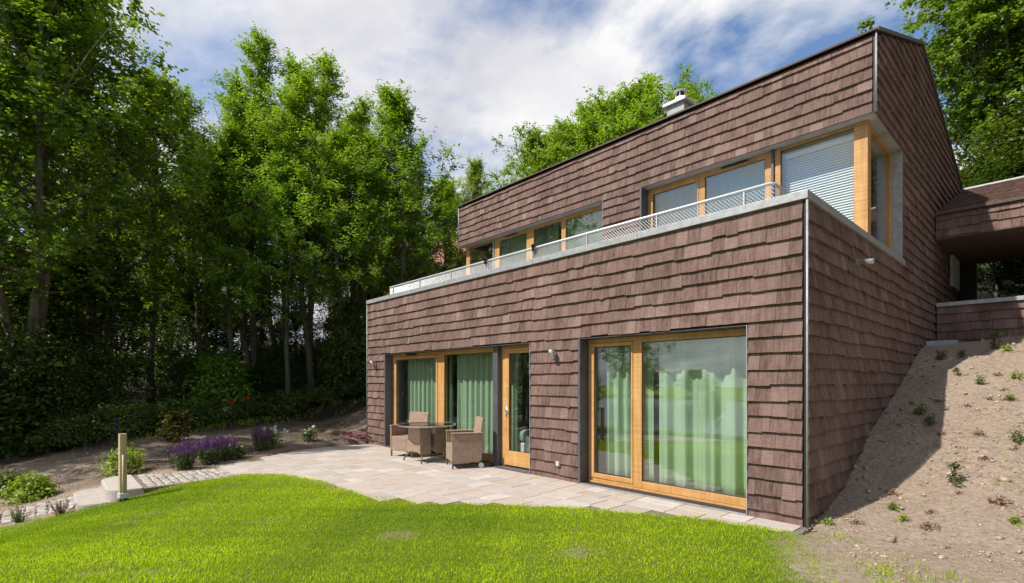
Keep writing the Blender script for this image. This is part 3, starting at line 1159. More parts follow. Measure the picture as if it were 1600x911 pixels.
def windows():
    y = .165
    # terrace door set A
    w = MB()
    w.box(A0 + .013, A0 + .10, y, y + .09, .03, HEAD - .012)                 # left post
    w.box(-7.43, -7.19, y, y + .09, .03, HEAD - .012)
    w.box(A0 + .10, -7.43, y + .002, y + .088, HEAD - .07, HEAD - .012)
    w.box(-7.19, -5.44, y + .002, y + .088, HEAD - .10, HEAD - .012)
    w.box(A0 + .10, -7.43, y + .002, y + .088, .03, .075)
    w.box(-7.19, -5.44, y + .002, y + .088, .03, .17)
    fw = w.build('window', 'wood', house, bevel=.005)
    rect_frame('sash', 'wood', fw, A0 + .105, -7.435, .08, HEAD - .075, y - .012, y + .06, .085, .06, .10, .07)
    pane(fw, A0 + .19, -7.495, .18, HEAD - .145, y + .012)
    pane(fw, -7.19, -5.44, .17, HEAD - .10, y + .02)
    vent(fw, -8.75, -8.3, HEAD - .055, y)
    m = MB()
    m.box(-5.44, -5.30, y - .10, y + .09, .0, HEAD - .011)
    m.build('mullion_cover', 'dark_metal', fw, bevel=.004)
    # the glazed door
    d = MB()
    d.box(-5.30, -5.20, y, y + .09, .03, HEAD - .012)
    d.box(-5.20, A1 - .012, y + .002, y + .088, HEAD - .05, HEAD - .012)
    dr = d.build('door', 'wood', house, bevel=.005)
    x0, x1 = -5.195, A1 - .06
    rect_frame('door_leaf', 'wood', dr, x0, x1 + .045, .045, HEAD - .055, y - .014, y + .065, .115, .10, .27, .10)
    m = MB()
    m.box(x0 + .01, x1 + .04, y - .022, y - .0145, .05, .145)
    m.build('kick_board', 'wood', dr, bevel=.003)
    pane(dr, x0 + .115, x1 - .055, .315, HEAD - .155, y + .012)
    m = MB()
    hx, hz = x0 + .055, 1.05
    m.box(hx - .018, hx + .018, y - .022, y - .0142, hz - .10, hz + .10)
    m.tube([(hx, y - .02, hz + .03), (hx, y - .07, hz + .03), (hx + .02, y - .075, hz + .03), (hx + .13, y - .075, hz + .03)], .010, 8)
    m.lathe([(.012, 0), (.012, .012)], 10, (hx, y - .03, hz - .06))
    m.build('handle', 'steel', dr, True)
    m = MB()
    m.box(-5.29, A1 - .012, -.05, .16, .004, .022)
    m.build('threshold', 'dark_metal', dr)
    m = MB()
    m.box(A0 + .013, -5.45, -.05, .16, .004, .022)
    m.build('sill', 'dark_metal', fw)
    # big window B
    w = MB()
    w.box(B0 + .013, B0 + .065, y, y + .09, .05, HEAD - .012)
    w.box(-2.36, -2.215, y, y + .09, .05, HEAD - .012)
    w.box(B0 + .065, -2.36, y + .002, y + .088, HEAD - .08, HEAD - .012)
    w.box(-2.215, B1 - .012, y + .002, y + .088, HEAD - .105, HEAD - .012)
    w.box(B0 + .065, -2.36, y + .002, y + .088, .05, .09)
    w.box(-2.215, B1 - .012, y + .002, y + .088, .05, .155)
    w.box(B1 - .042, B1 - .012, y, y + .09, .155, HEAD - .105)
    fb = w.build('window', 'wood', house, bevel=.005)
    rect_frame('sash', 'wood', fb, B0 + .068, -2.363, .093, HEAD - .083, y - .012, y + .06, .06, .03, .075, .055)
    pane(fb, B0 + .128, -2.393, .168, HEAD - .138, y + .012)
    pane(fb, -2.215, B1 - .042, .155, HEAD - .105, y + .02)
    m = MB()
    m.box(B0 + .013, B1 - .012, y - .035, y - .003, .022, .05)
    m.build('sill', 'wood', fb, bevel=.004)
    # drainage grate in front of B
    g = MB()
    n = 86
    for i in range(n):
        xx = B0 + .02 + (B1 - B0 - .04) * i / n
        g.box(xx, xx + .012, -.035, .12, .004, .016)
    g.box(B0 + .013, B1 - .013, -.05, -.036, .004, .018)
    g.box(B0 + .013, B1 - .013, .121, .129, .004, .018)
    g.box(B0 + .013, B1 - .013, .035, .045, .002, .0155)
    g.build('drain_grate', 'zinc', fb)

    # upper strip
    y = YU + .20
    zt, zb = ZU0 - .002, 3.42
    w = MB()
    for (a, b) in ((W0 + .06, -10.14), (-9.0, -8.80), (-7.71, -7.44), (-6.47, -6.335)):
        w.box(a, b, y, y + .09, zb, zt)
    for (a, b, h) in ((-10.14, -9.0, .05), (-8.80, -7.71, .10), (-7.44, -6.47, .08), (-6.335, -5.045, .09)):
        w.box(a, b, y + .002, y + .088, zt - h, zt)
        w.box(a, b, y + .002, y + .088, zb, zb + .12)
    fs = w.build('window', 'wood', house, bevel=.005)
    for (a, b, h) in ((-10.14, -9.0, .05), (-8.80, -7.71, .10), (-7.44, -6.47, .08), (-6.335, -5.045, .09)):
        pane(fs, a, b, zb + .12, zt - h, y + .02)
    vent(fs, -8.55, -8.05, zt - .06, y)
    m = MB()
    m.box(-9.06, -9.005, y - .03, y - .002, zb, zt)
    m.build('mullion_cover', 'steel', fs)
    # upper window pair
    w = MB()
    w.box(-4.027, -3.98, y, y + .09, zb, zt)
    w.box(-2.89, -2.77, y, y + .09, zb, zt)
    w.box(-1.66, -1.54, y, y + .09, zb, zt)
    w.box(-3.98, -2.89, y + .002, y + .088, zt - .06, zt)
    w.box(-2.77, -1.66, y + .002, y + .088, zt - .10, zt)
    w.box(-3.98, -1.66, y + .004, y + .086, zb, zb + .1)
    f2 = w.build('window', 'wood', house, bevel=.005)
    rect_frame('sash', 'wood', f2, -3.975, -2.893, zb + .105, zt - .062, y - .012, y + .06, .07, .03, .08, .07)
    pane(f2, -3.905, -2.923, zb + .185, zt - .132, y + .012)
    pane(f2, -2.77, -1.66, zb + .1, zt - .10, y + .02)
    vent(f2, -2.45, -1.95, zt - .05, y)
    m = MB()
    m.box(-1.54, -1.50, y - .04, y + .05, zb, zt)
    m.build('mullion_cover', 'dark_metal', f2)
    # corner window
    w = MB()
    w.box(-1.495, -1.40, y, y + .09, zb, zt)
    w.box(-.31, -.125, y - .02, y + .165, CAPT - .2, zt)                      # corner post
    w.box(-1.40, -.31, y + .002, y + .088, zt - .045, zt)
    w.box(-1.40, -.31, y + .002, y + .088, zb, zb + .1)
    w.box(-.235, -.145, y + .165, 4.70, zt - .05, zt - .0)
    w.box(-.235, -.145, y + .165, 4.70, CAPT, CAPT + .03)
    w.box(-.235, -.143, 4.70, 4.788, CAPT, zt)
    fc = w.build('window', 'wood', house, bevel=.005)
    pane(fc, -1.40, -.31, zb + .1, zt - .045, y + .03)
    m = MB()
    m.box(-.20, -.176, y + .165, 4.70, CAPT + .03, zt - .05)
    m.build('pane', 'glass', fc)


windows()


# ------------------------------------------------------------------ curtains, blind and bed behind the glass
def curtain(x0, x1, y, z0, z1, label, seed, folds=9, amp=.045, group='green curtains behind the windows'):
    rng = random.Random(seed)
    nx, nz = int((x1 - x0) * 90) + 6, 12
    ph = [rng.uniform(0, 6.28) for _ in range(4)]
    vs, fs = [], []
    for j in range(nz + 1):
        v = j / nz
        for i in range(nx + 1):
            u = i / nx
            x = u * (x1 - x0)
            k = (x1 - x0) * folds
            a = amp * (1.1 - .35 * v)
            dy = a * math.sin(k * 6.28 * u * .55 + ph[0] + 1.3 * math.sin(3.1 * u * (x1 - x0) + ph[1])) + .4 * a * math.sin(k * 6.28 * u * 1.2 + ph[2] + .5 * v)
            dx = .02 * math.sin(k * 3 * u + ph[3]) * (1 - v)
            vs.append((x + dx, dy, v * (z1 - z0)))
    for j in range(nz):
        for i in range(nx):
            q = j * (nx + 1) + i
            fs.append((q, q + 1, q + nx + 2, q + nx + 1))
    m = MB()
    m.add(vs, fs)
    o = m.build('curtain', 'curtain', None, True, loc=(x0, y, z0))
    s = o.modifiers.new('thickness', 'SOLIDIFY')
    s.thickness = .003
    return tag(o, label, 'curtain', group)


def interior():
    c = curtain
    c(-9.22, -7.62, .50, .035, 2.45, 'green curtain behind the leftmost ground floor pane', 1)
    c(-7.60, -7.44, .60, .035, 2.45, 'narrow green curtain edge at the left of the middle patio pane', 2)
    c(-7.22, -5.62, .50, .035, 2.45, 'green curtain behind the middle patio pane next to the glazed door', 3)
    c(-5.50, -5.24, .56, .035, 2.45, 'drawn back green curtain seen through the glazed door', 4)
    c(-3.06, -2.46, .42, .035, 2.45, 'green curtain behind the narrow sash of the big ground floor window', 5)
    c(-2.44, -2.26, .56, .035, 2.45, 'bunched green curtain edge beside the mullion of the big window', 6)
    c(-2.08, -.42, .42, .035, 2.45, 'wide pale green curtain behind the big ground floor pane', 7, 6, .06)
    c(-9.30, -8.10, 3.65, 3.41, 5.85, 'grey green curtain behind the second pane of the upper window strip', 8)
    c(-7.85, -7.05, 3.65, 3.41, 5.85, 'grey green curtain behind the third pane of the upper window strip', 9)
    c(-6.80, -5.30, 3.65, 3.41, 5.85, 'grey green curtain behind the last pane of the upper window strip', 10)
    c(-4.10, -3.05, 3.65, 3.41, 5.85, 'curtain behind the opening sash of the upper window above the railing', 11)
    c(-2.98, -1.65, 3.65, 3.41, 5.85, 'curtain behind the fixed pane beside the upper corner window', 12)
    b = thing('venetian_blind', 'white slatted venetian blind inside the upper corner window', 'blind', (-1.38, YU + .42, 3.9))
    m = MB()
    a = R(58)
    dy, dz = .022 * math.cos(a), .022 * math.sin(a)
    m.add([(0, -dy, -dz), (1.02, -dy, -dz), (1.02, dy, dz), (0, dy, dz), (0, -dy, -dz + .0015), (1.02, -dy, -dz + .0015), (1.02, dy, dz + .0015), (0, dy, dz + .0015)],
          [(0, 3, 2, 1), (4, 5, 6, 7), (0, 1, 5, 4), (1, 2, 6, 5), (2, 3, 7, 6), (3, 0, 4, 7)])
    me = m.mesh('slat', 'blind')
    for i in range(37):
        obj('slat', me, b, (0, 0, i * .043))
    m = MB()
    m.box(0, 1.02, -.025, .025, 1.60, 1.66)
    m.build('head_rail', 'blind', b)
    bed = thing('bed', 'teal covered bed seen through the glazed door', 'bed', (-5.9, .85, .03))
    m = MB()
    m.box(-.2, 1.5, 0, 2.0, .0, .34)
    m.build('bed_base', 'blind', bed, bevel=.02)
    m = MB()
    m.box(-.22, 1.52, -.02, 2.02, .342, .60)
    m.build('mattress', 'bed', bed, True, bevel=.08)
    m = MB()
    m.box(.9, 1.45, .2, .8, .605, .76)
    m.build('pillow', 'blind', bed, True, bevel=.06)


interior()


# ------------------------------------------------------------------ terrace railing
def railing():
    r = thing('terrace_railing', 'low pale metal railing with mesh infill along the terrace edge', 'railing')
    ya, zt, z0 = .26, 4.0, CAPT + .001
    x0, x1 = -9.75, -.44
    m = MB()
    pts = [(x0, .95, zt), (x0, ya + .05, zt), (x0 + .04, ya, zt), (x1 - .04, ya, zt), (x1, ya + .05, zt), (x1, .62, zt), (x1, .68, zt - .05), (x1, .68, z0 - .3)]
    m.tube(pts, .021, 10)
    m.build('handrail', 'rail', r, True)
    for x in (-9.54, -8.30, -7.05, -5.80, -4.55, -3.30, -2.02, -.78):
        m = MB()
        m.box(x - .008, x + .008, ya - .02, ya + .02, z0, zt - .02)
        m.box(x - .03, x + .03, ya - .03, ya + .03, z0, z0 + .008)
        m.build('post', 'rail', r)
    # expanded mesh: slanted strands
    m = MB()
    zb, ztp = z0 + .03, zt - .03
    hstep = (ztp - zb) / 9
    cell = .05

    def strand(p, q):
        p, q = Vector(p), Vector(q)
        d = (q - p)
        n = Vector((0, 1, 0)) if abs(d.y) < .5 * abs(d.x) + 1e-6 else Vector((1, 0, 0))
        w = Vector((0, 0, 1)) * .0046
        t = n * .002
        a, b, c, e = p - w - t, q - w - t, q + w + t * 2, p + w + t * 2
        m.add([tuple(a), tuple(b), tuple(c), tuple(e)], [(0, 1, 2, 3)])
    nx = int((x1 - x0) / cell)
    for j in range(9):
        z = zb + j * hstep
        for i in range(nx):
            xa = x0 + i * cell
            o = (j % 2) * cell / 2
            xm = xa + cell / 2 + o
            if j < 9:
                strand((xa + o, ya, z), (xm, ya, z + hstep))
                strand((xm, ya, z + hstep), (xa + o + cell, ya, z))
    for j in range(9):
        z = zb + j * hstep
        for i in range(6):
            y1 = ya + .03 + i * cell
            strand((x1, y1, z), (x1, y1 + cell / 2, z + hstep))
            strand((x1, y1 + cell / 2, z + hstep), (x1, y1 + cell, z))
    m.build('mesh_infill', 'rail', r)
    for k, (x, wh) in enumerate(((-5.87, 'near the left window strip'), (-4.52, 'in front of the third upper pane'))):
        s = thing('clip_spotlight', 'small black spotlight clipped to the terrace railing ' + wh, 'spotlight', (x, ya - .03, zt - .02), 0, 'spotlights clipped to the railing')
        m = MB()
        m.box(-.02, .02, -.012, .012, -.04, .045)
        m.build('clamp', 'black', s)
        m = MB()
        m.tube([(0, .02, .07), (.05, -.05, .03)], [.03, .036], 12)
        m.build('lamp_head', 'black', s)


railing()


# ------------------------------------------------------------------ wall fittings
def fittings():
    for x, lab in ((-3.72, 'small conical steel wall lamp on the shingles between the door and big window'),
                   (-9.92, 'small conical steel wall lamp beside the left edge of the house front')):
        t = thing('wall_lamp', lab, 'lamp', (x, -.035, 2.06), 0, 'steel wall lamps on the front')
        m = MB()
        m.tube([(0, .0, .03), (0, -.05, .035)], .014, 10)
        m.lathe([(.03, 0), (.03, .004)], 12, (0, -.02, -.005))
        m.build('bracket', 'steel', t)
        m = MB()
        m.tube([(0, -.13, .06), (0, -.075, -.03), (0, -.03, -.105)], [.045, .038, .022], 14)
        m.build('lamp_shade', 'steel', t, True)
    t = thing('side_spotlight', 'cylindrical steel spotlight projecting from the shaded side wall', 'spotlight', (.03, 1.86, 3.21))
    m = MB()
    m.tube([(-.01, 0, 0), (.02, 0, 0)], .05, 14)
    m.build('bracket', 'steel', t)
    m = MB()
    m.tube([(.02, 0, 0), (.20, 0, -.012)], .036, 16)
    m.build('lamp_head', 'steel', t, True)
    t = thing('outdoor_socket', 'small grey power socket low on the shingled front', 'socket', (-3.66, -.04, .26))
    m = MB()
    m.box(-.04, .04, -.02, .02, -.04, .04)
    m.build('housing', 'zinc', t, bevel=.006)
    m = MB()
    m.box(-.032, .032, -.030, -.0205, -.03, .034)
    m.build('lid', 'rail', t, bevel=.003)


fittings()


# ------------------------------------------------------------------ covered walkway to the right
def walkway():
    t = thing('covered_walkway', 'shingled covered walkway with pent roof joining the house on the right', 'walkway')
    X1 = 9.0
    Yf, Yk = 7.72, 11.6
    # parapet
    m = MB()
    m.box(.04, X1, Yf + .14, Yf + .34, 1.9, 3.19)
    pw = m.build('parapet', 'backing', t)
    m = MB()
    m.box(.042, X1, Yf + .08, Yf + .40, 3.192, 3.275)
    m.build('coping', 'zinc', t, bevel=.004)
    # floor deck
    m = MB()
    m.box(.04, X1, Yf + .34, Yk, 2.3, 2.5)
    m.build('deck', 'concrete', t)
    # fascia beam
    m = MB()
    m.box(.04, X1, Yf + .02, Yf + .3, 4.63, 5.10)
    fb = m.build('fascia', 'backing', t)
    m = MB()
    m.box(.045, X1, Yf - .02, Yk - .3, 4.60, 4.628)
    m.build('soffit', 'roof', t)
    # roof
    yr = 11.66
    sl = (6.68 - 5.19) / (11.66 - 7.68)
    m = MB()
    z0 = 5.14
    m.prism([(Yf - .02, z0), (yr, z0 + sl * (yr - Yf)), (15.5, z0 + .8), (15.5, z0 + .7), (yr, z0 + sl * (yr - Yf) - .15), (Yf + .1, z0 - .02)], .045, X1, 'x')
    rf = m.build('roof', 'backing', t)
    m = MB()
    m.box(.05, X1, Yf - .055, Yf - .022, z0 - .02, z0 + .045)
    m.build('gutter_edge', 'roof', t)
    m = MB()
    m.box(.05, X1, yr - .06, yr + .06, z0 + sl * (yr - Yf) + .03, z0 + sl * (yr - Yf) + .07)
    m.build('ridge_cap', 'rail', t)
    # back wall with wide opening
    m = MB()
    m.box(.05, .36, Yk - .5, Yk - .2, 2.4, 5.2)
    m.box(.36, X1, Yk - .5, Yk - .2, 4.88, 5.2)
    m.box(.36, X1, Yk - .5, Yk - .2, 2.4, 3.3)
    m.build('back_wall', 'backing', t)
    m = MB()
    m.box(.37, X1, Yk - .56, Yk - .505, 4.83, 4.90)
    m.build('lintel', 'timber', t)
    m = MB()
    m.box(.05, .11, 9.6, 10.6, 3.86, 4.8)
    nw = m.build('side_niche', 'concrete', t)
    a = shingle_plane((0, Yf + .14, 0), (1, 0, 0), (0, 0, 1), (0, -1, 0), .05, 4.5, 2.3, 3.185, seed=21)
    b = shingle_plane((0, Yf + .02, 0), (1, 0, 0), (0, 0, 1), (0, -1, 0), .05, 4.5, 4.64, 5.125, seed=22, vstart=4.64)
    V = Vector((0, 1, sl)).normalized()
    Nn = Vector((0, -sl, 1)).normalized()
    Lr = (Vector((0, yr, z0 + sl * (yr - Yf))) - Vector((0, Yf - .02, z0))).length
    c = shingle_plane((0, Yf - .02, z0 + .012), (1, 0, 0), V, Nn, .06, 5.0, .03, Lr - .02, seed=23, vstart=.03)
    emit_shingles([(pw, a), (fb, b), (rf, c)], t)


walkway()


# ------------------------------------------------------------------ lawn grass and clods
def build_grass():
    rng = np.random.default_rng(5)

    def blades(P, h, w, tone, lean=.45):
        n = len(P)
        a = rng.uniform(0, 6.283, n)
        side = np.stack([np.cos(a), np.sin(a), np.zeros(n)], 1) * (w * .5)[:, None]
        b = rng.uniform(0, 6.283, n)
        ln = np.abs(rng.normal(0, lean, n))
        dr = np.stack([np.cos(b), np.sin(b), np.zeros(n)], 1)
        mid = P + dr * (h * ln * .3)[:, None] + np.array([0, 0, 1]) * (h * .55)[:, None]
        tip = P + dr * (h * ln * .95)[:, None] + np.array([0, 0, 1]) * (h * (1 - .25 * ln.clip(0, 1.5)))[:, None]
        V = np.stack([P - side, P + side, mid + side * .8, mid - side * .8, tip], 1).reshape(-1, 3)
        o = np.arange(n)[:, None] * 5
        F = np.concatenate([o + [0, 1, 2], o + [0, 2, 3], o + [3, 2, 4]], 0)
        return V, F, np.repeat(tone, 5)
    N = 520000
    X = rng.uniform(-8.3, 2.6, N)
    Y = rng.uniform(-9.2, -.3, N)
    d = poly_dist(LAWN, X, Y)
    edge = d + .10 * wob(X * 4, Y * 4, 6) + .05 * wob(X * 11, Y * 11, 2)
    # in front of the camera, with room to step aside
    dep = (X - CX) * FWD.x + (Y - CY) * FWD.y
    lat = (X - CX) * RGT.x + (Y - CY) * RGT.y
    vis = (dep > 3.2) & (np.abs(lat) < dep * 1.22 + .6)
    left = X + .2 * Y
    pr = np.clip(.5 + edge / .16, 0, 1)
    # ragged towards the bare soil at the right
    rs = sm(.28, -.5, (X - .15) - (-Y - .45) * .42 + .22 * wob(X * 2.2, Y * 2.2, 7) + .12 * wob(X * 7, Y * 7, 4))
    pr = pr * np.clip(rs, .05, 1)
    bare = sm(.60, .98, wob(X * 2.6 + 1, Y * 2.6, 11) + .3 * wob(X * 7, Y * 7, 12))
    pr = pr * (1 - .55 * bare) * np.clip(1.25 - dep * .045, .55, 1)
    k = vis & (rng.uniform(0, 1, N) < pr) & (d > -.06) & ~(inside(PATIO, X, Y) & (d < -.05))
    X, Y, d = X[k], Y[k], d[k]
    Z = height(X, Y) + np.where(d > 0, .02, .0)
    big = wob(X * 1.1, Y * 1.1, 13)
    tone = np.clip(.62 + .55 * big + .2 * wob(X * 3.3, Y * 3.3, 14) + rng.normal(0, .16, len(X)), 0, 1)
    h = rng.uniform(.015, .040, len(X)) * (1 + .25 * wob(X * 1.9, Y * 1.9, 17))
    h *= np.where(rng.uniform(0, 1, len(X)) < .03, 1.6, 1.0)
    tone = np.where(rng.uniform(0, 1, len(X)) < .012, 1.0, tone)
    w = rng.uniform(.0038, .0075, len(X))
    V, F, T = blades(np.stack([X, Y, Z], 1), h, w, tone)
    o = obj('lawn_grass', np_mesh('lawn_grass', 'grass', V, F, T))
    o['label'] = 'short bright green lawn grass in front of the patio'
    o['category'] = 'grass'
    stuff(o)
    # thin scattered grass on the bare soil at the right and along the wood
    N = 9000
    X = np.concatenate([rng.uniform(-.1, 3.2, N), rng.uniform(-15.5, -9.2, N)])
    Y = np.concatenate([rng.uniform(-3, 6.5, N), rng.uniform(-9, 3, N)])
    s = wob(X * 1.5, Y * 1.5, 21) + .8 * wob(X * 4.5, Y * 4.5, 23)
    p = np.where(X > -1, sm(.2, 1.3, s + .9 * sm(.6, -1.2, Y)) * np.clip(1.0 - .2 * (Y + 2), .06, 1), sm(.2, 1.4, s + .35 * (-X - 12.6)) * .4)
    k = (rng.uniform(0, 1, 2 * N) < p) & ~inside(PATIO, X, Y) & ~inside(LOWER_PATH, X, Y)
    X, Y = X[k], Y[k]
    rep = 5
    X = np.repeat(X, rep) + rng.normal(0, .018, len(X) * rep)
    Y = np.repeat(Y, rep) + rng.normal(0, .018, len(Y) * rep)
    P = np.stack([X, Y, height(X, Y) - .004], 1)
    V, F, T = blades(P, rng.uniform(.03, .10, len(P)) * np.where(X < -9, 1.7, .9), rng.uniform(.003, .007, len(P)), np.clip(rng.normal(.35, .2, len(P)), 0, 1), .7)
    o = obj('sparse_grass', np_mesh('sparse_grass', 'grass', V, F, T))
    o['label'] = 'thin scattered grass sprouting on the bare soil'
    o['category'] = 'grass'
    stuff(o)
    N = 5200
    X = rng.uniform(.05, 3.6, N)
    Y = rng.uniform(-2.0, 7.4, N)
    k = ~inside(LAWN, X, Y) & (rng.uniform(0, 1, N) < np.clip(.5 + .5 * wob(X * 2.1, Y * 2.1, 41), .05, 1))
    X, Y = X[k], Y[k]
    P = np.stack([X, Y, height(X, Y) + .006], 1)
    nrm = np.tile([0, -.35, 1.0], (len(P), 1))
    V, F, T = leaves(rng, P, .055, .006, nrm, .25, None, 1.0, .05)
    o = obj('dry_stalks', np_mesh('dry_stalks', 'straw', V, F, T))
    o['label'] = 'dry stalks and straw lying on the bare bank'
    o['category'] = 'straw'
    stuff(o)
    # clods and small stones
    N = 60000
    X = np.concatenate([rng.uniform(.03, 4.2, N), rng.uniform(-13.5, -8.7, N // 2)])
    Y = np.concatenate([rng.uniform(-2.2, 7.6, N), rng.uniform(-8.5, 3.5, N // 2)])
    k = ~inside(PATIO, X, Y) & ~inside(LOWER_PATH, X, Y) & ~inside(LAWN, X, Y)
    k &= (rng.uniform(0, 1, len(X)) < np.clip(.30 + .5 * wob(X * 1.7, Y * 1.7, 31) + .45 * wob(X * 5.7, Y * 5.7, 33) + .2 * (np.abs(X) < .5), .03, 1))
    X, Y = X[k], Y[k]
    n = len(X)
    r = np.clip(np.exp(rng.normal(-5.1, .68, n)), .0025, .06)
    C = np.stack([X, Y, height(X, Y) + r * .25], 1)
    base = np.array([[1, 0, 0], [-1, 0, 0], [0, 1, 0], [0, -1, 0], [0, 0, 1], [0, 0, -1]], float)
    D = base[None] * rng.uniform(.55, 1.25, (n, 6, 1)) + rng.normal(0, .25, (n, 6, 3))
    V = (C[:, None] + D * r[:, None, None] * np.array([1, 1, .7])).reshape(-1, 3)
    fo = np.array([[0, 2, 4], [2, 1, 4], [1, 3, 4], [3, 0, 4], [2, 0, 5], [1, 2, 5], [3, 1, 5], [0, 3, 5]])
    F = (np.arange(n)[:, None, None] * 6 + fo[None]).reshape(-1, 3)
    o = obj('soil_clods', np_mesh('soil_clods', 'clod', V, F, np.repeat(rng.uniform(0, 1, n), 6)))
    o['label'] = 'loose clods and pebbles strewn over the bare soil'
    o['category'] = 'soil'
    stuff(o)


build_grass()


# ------------------------------------------------------------------ trees
def ash_prof(u):
    return (.66 + .5 * math.sin(math.pi * min(1, u * 1.25 + .12))) * (1 - u ** 1.7 * .86)


def maple_prof(u):
    return (.7 + .45 * math.sin(math.pi * min(1, u * 1.1 + .1))) * (1 - u ** 2.5 * .6)


def round_prof(u):
    return (.5 + .75 * math.sin(math.pi * min(.97, u * .86 + .1))) * (1 - .72 * u ** 3)


def make_tree(seed, H, base, Rr, prof, nlimb, per, leaf, mat, stems=1, trunk_r=.13, spread=.42, droop=.15, nsub=5, up=.35):
    """returns trunk mesh and crown mesh of a tree standing at the origin"""
    rng = np.random.default_rng(seed)
    T = MB()
    topf = .84 if prof is round_prof else .97
    clumps = []
    stem_lines = []
    for s in range(stems):
        a = 6.283 * s / stems + rng.uniform(0, 1)
        k = 9
        off = np.array([math.cos(a), math.sin(a)]) * (0 if stems == 1 else .35 + .05 * H * .5)
        hs = H * (1 if s == 0 else rng.uniform(.66, .93))
        wob_ = rng.normal(0, .012 * H, (k + 1, 2)).cumsum(0) * .45
        wob_ -= wob_[0]
        if prof is round_prof:
            wob_ *= .35
        pts = []
        for i in range(k + 1):
            t = i / k
            o = off * (t ** .7) + wob_[i]
            pts.append((o[0], o[1], hs * topf * t))
        rad = [trunk_r * (1.25 if i == 0 else 1) * (1 - .9 * (i / k)) + .008 for i in range(k + 1)]
        T.tube([(pts[0][0], pts[0][1], -.4)] + pts, [rad[0] * 1.15] + rad, 9)
        stem_lines.append((np.array(pts), hs, rad))
    for i in range(nlimb):
        pts, hs, rad = stem_lines[i % stems]
        u = ((i + rng.uniform(.1, .9)) / nlimb) ** .92
        z = base * H + (hs * topf - base * H) * u
        f = z / (hs * topf) * (len(pts) - 1)
        j = int(min(f, len(pts) - 2))
        p0 = pts[j] + (pts[j + 1] - pts[j]) * (f - j)
        az = i * 2.39996 + rng.uniform(-.5, .5)
        L = Rr * prof(u) * rng.uniform(.7, 1.15)
        if prof is round_prof:
            L = min(L, Rr * (.98 - .72 * max(0, u - .55) / .45))
        el = R(18 + 48 * u + rng.uniform(-10, 14))
        d = np.array([math.cos(az) * math.cos(el), math.sin(az) * math.cos(el), math.sin(el)])
        lp = [p0]
        for q in range(4):
            dd = d + np.array([0, 0, .16 * q]) + rng.normal(0, .12, 3)
            lp.append(lp[-1] + dd / np.linalg.norm(dd) * L / 4)
        r0 = max(.012, trunk_r * .34 * (1 - .6 * u))
        T.tube(lp, [r0, r0 * .75, r0 * .5, r0 * .3, .006], 5, False)
        for q in range(nsub):
            t = .25 + .75 * (q + rng.uniform(0, 1)) / nsub
            f2 = t * 4
            j2 = min(int(f2), 3)
            pp = lp[j2] + (lp[j2 + 1] - lp[j2]) * (f2 - j2)
            e = pp + rng.normal(0, 1, 3) * np.array([1, 1, .6]) * (.22 * L * (1.15 - .6 * t) + .12)
            T.tube([pp, (pp + e) / 2 + rng.normal(0, .04, 3), e], [.010, .007, .003], 3, False)
            clumps.append((e, (e - pts[j] * np.array([1, 1, 0]) * 1.0)))
    C = np.array([c[0] for c in clumps])
    out = np.array([c[1] for c in clumps])
    out[:, 2] *= .25
    out /= np.linalg.norm(out, axis=1, keepdims=True) + 1e-6
    n = len(C)
    # leafy twigs fanning out from every branch end
    ktw = 7
    tw_c = np.repeat(np.arange(n), ktw)
    td = out[tw_c] * .55 + rng.normal(0, .62, (n * ktw, 3)) + np.array([0, 0, up])
    td /= np.linalg.norm(td, axis=1, keepdims=True)
    tl = spread * rng.uniform(1.1, 2.9, n * ktw)
    cnt = np.clip(rng.normal(per / ktw, per / ktw * .35, n * ktw), 2, None).astype(int)
    idx = np.repeat(np.arange(n * ktw), cnt)
    tt = rng.uniform(.05, 1, len(idx)) ** .8
    P = C[tw_c[idx]] + td[idx] * (tl[idx] * tt)[:, None]
    P[:, 2] -= droop * tl[idx] * tt ** 2 * .6
    P += rng.normal(0, .045, P.shape) * (1 + spread)
    ctone = rng.normal(.5, .15, n)[tw_c[idx]] + rng.normal(0, .13, n * ktw)[idx]
    tone = np.clip(ctone + rng.normal(0, .14, len(idx)), 0, 1)
    direction = td[idx] * 1.1 + np.array([0, 0, -.25])
    V, F, tn = leaves(rng, P, leaf[0], leaf[1], out[tw_c[idx]] * .4 + np.array([0, 0, .85]), .5, direction, .5, .14, tone)
    return T.mesh('trunk', 'bark', True), np_mesh('crown', mat, V, F, tn)


VAR = {
    'maple_a': make_tree(101, 14, .28, 3.7, maple_prof, 50, 84, (.125, .10), 'maple', 2, .14, .30, .3, 6, .1),
    'maple_b': make_tree(102, 12, .30, 2.9, maple_prof, 42, 84, (.125, .10), 'maple', 1, .12, .29, .3, 6, .1),
    'ash_a': make_tree(103, 15, .28, 3.3, ash_prof, 60, 105, (.125, .052), 'ash', 2, .13, .27, .2, 6, .55),
    'ash_b': make_tree(104, 14, .30, 3.3, ash_prof, 60, 105, (.125, .052), 'ash', 3, .11, .28, .2, 6, .55),
    'ash_c': make_tree(105, 11, .26, 2.9, ash_prof, 44, 105, (.125, .055), 'ash', 1, .10, .28, .2, 6, .5),
    'linden': make_tree(106, 20, .04, 6.4, round_prof, 200, 165, (.145, .125), 'linden', 1, .32, .42, .5, 7, .1),
    'broad': make_tree(107, 14, .25, 4.6, round_prof, 96, 130, (.15, .08), 'ash', 2, .18, .36, .2, 7, .3),
    'thicket': make_tree(108, 7, .06, 2.4, maple_prof, 40, 80, (.12, .09), 'shrub', 3, .06, .36, .2, 6),
}
HV = {'maple_a': 14, 'maple_b': 12, 'ash_a': 15, 'ash_b': 14, 'ash_c': 11, 'linden': 20, 'broad': 14, 'thicket': 7}


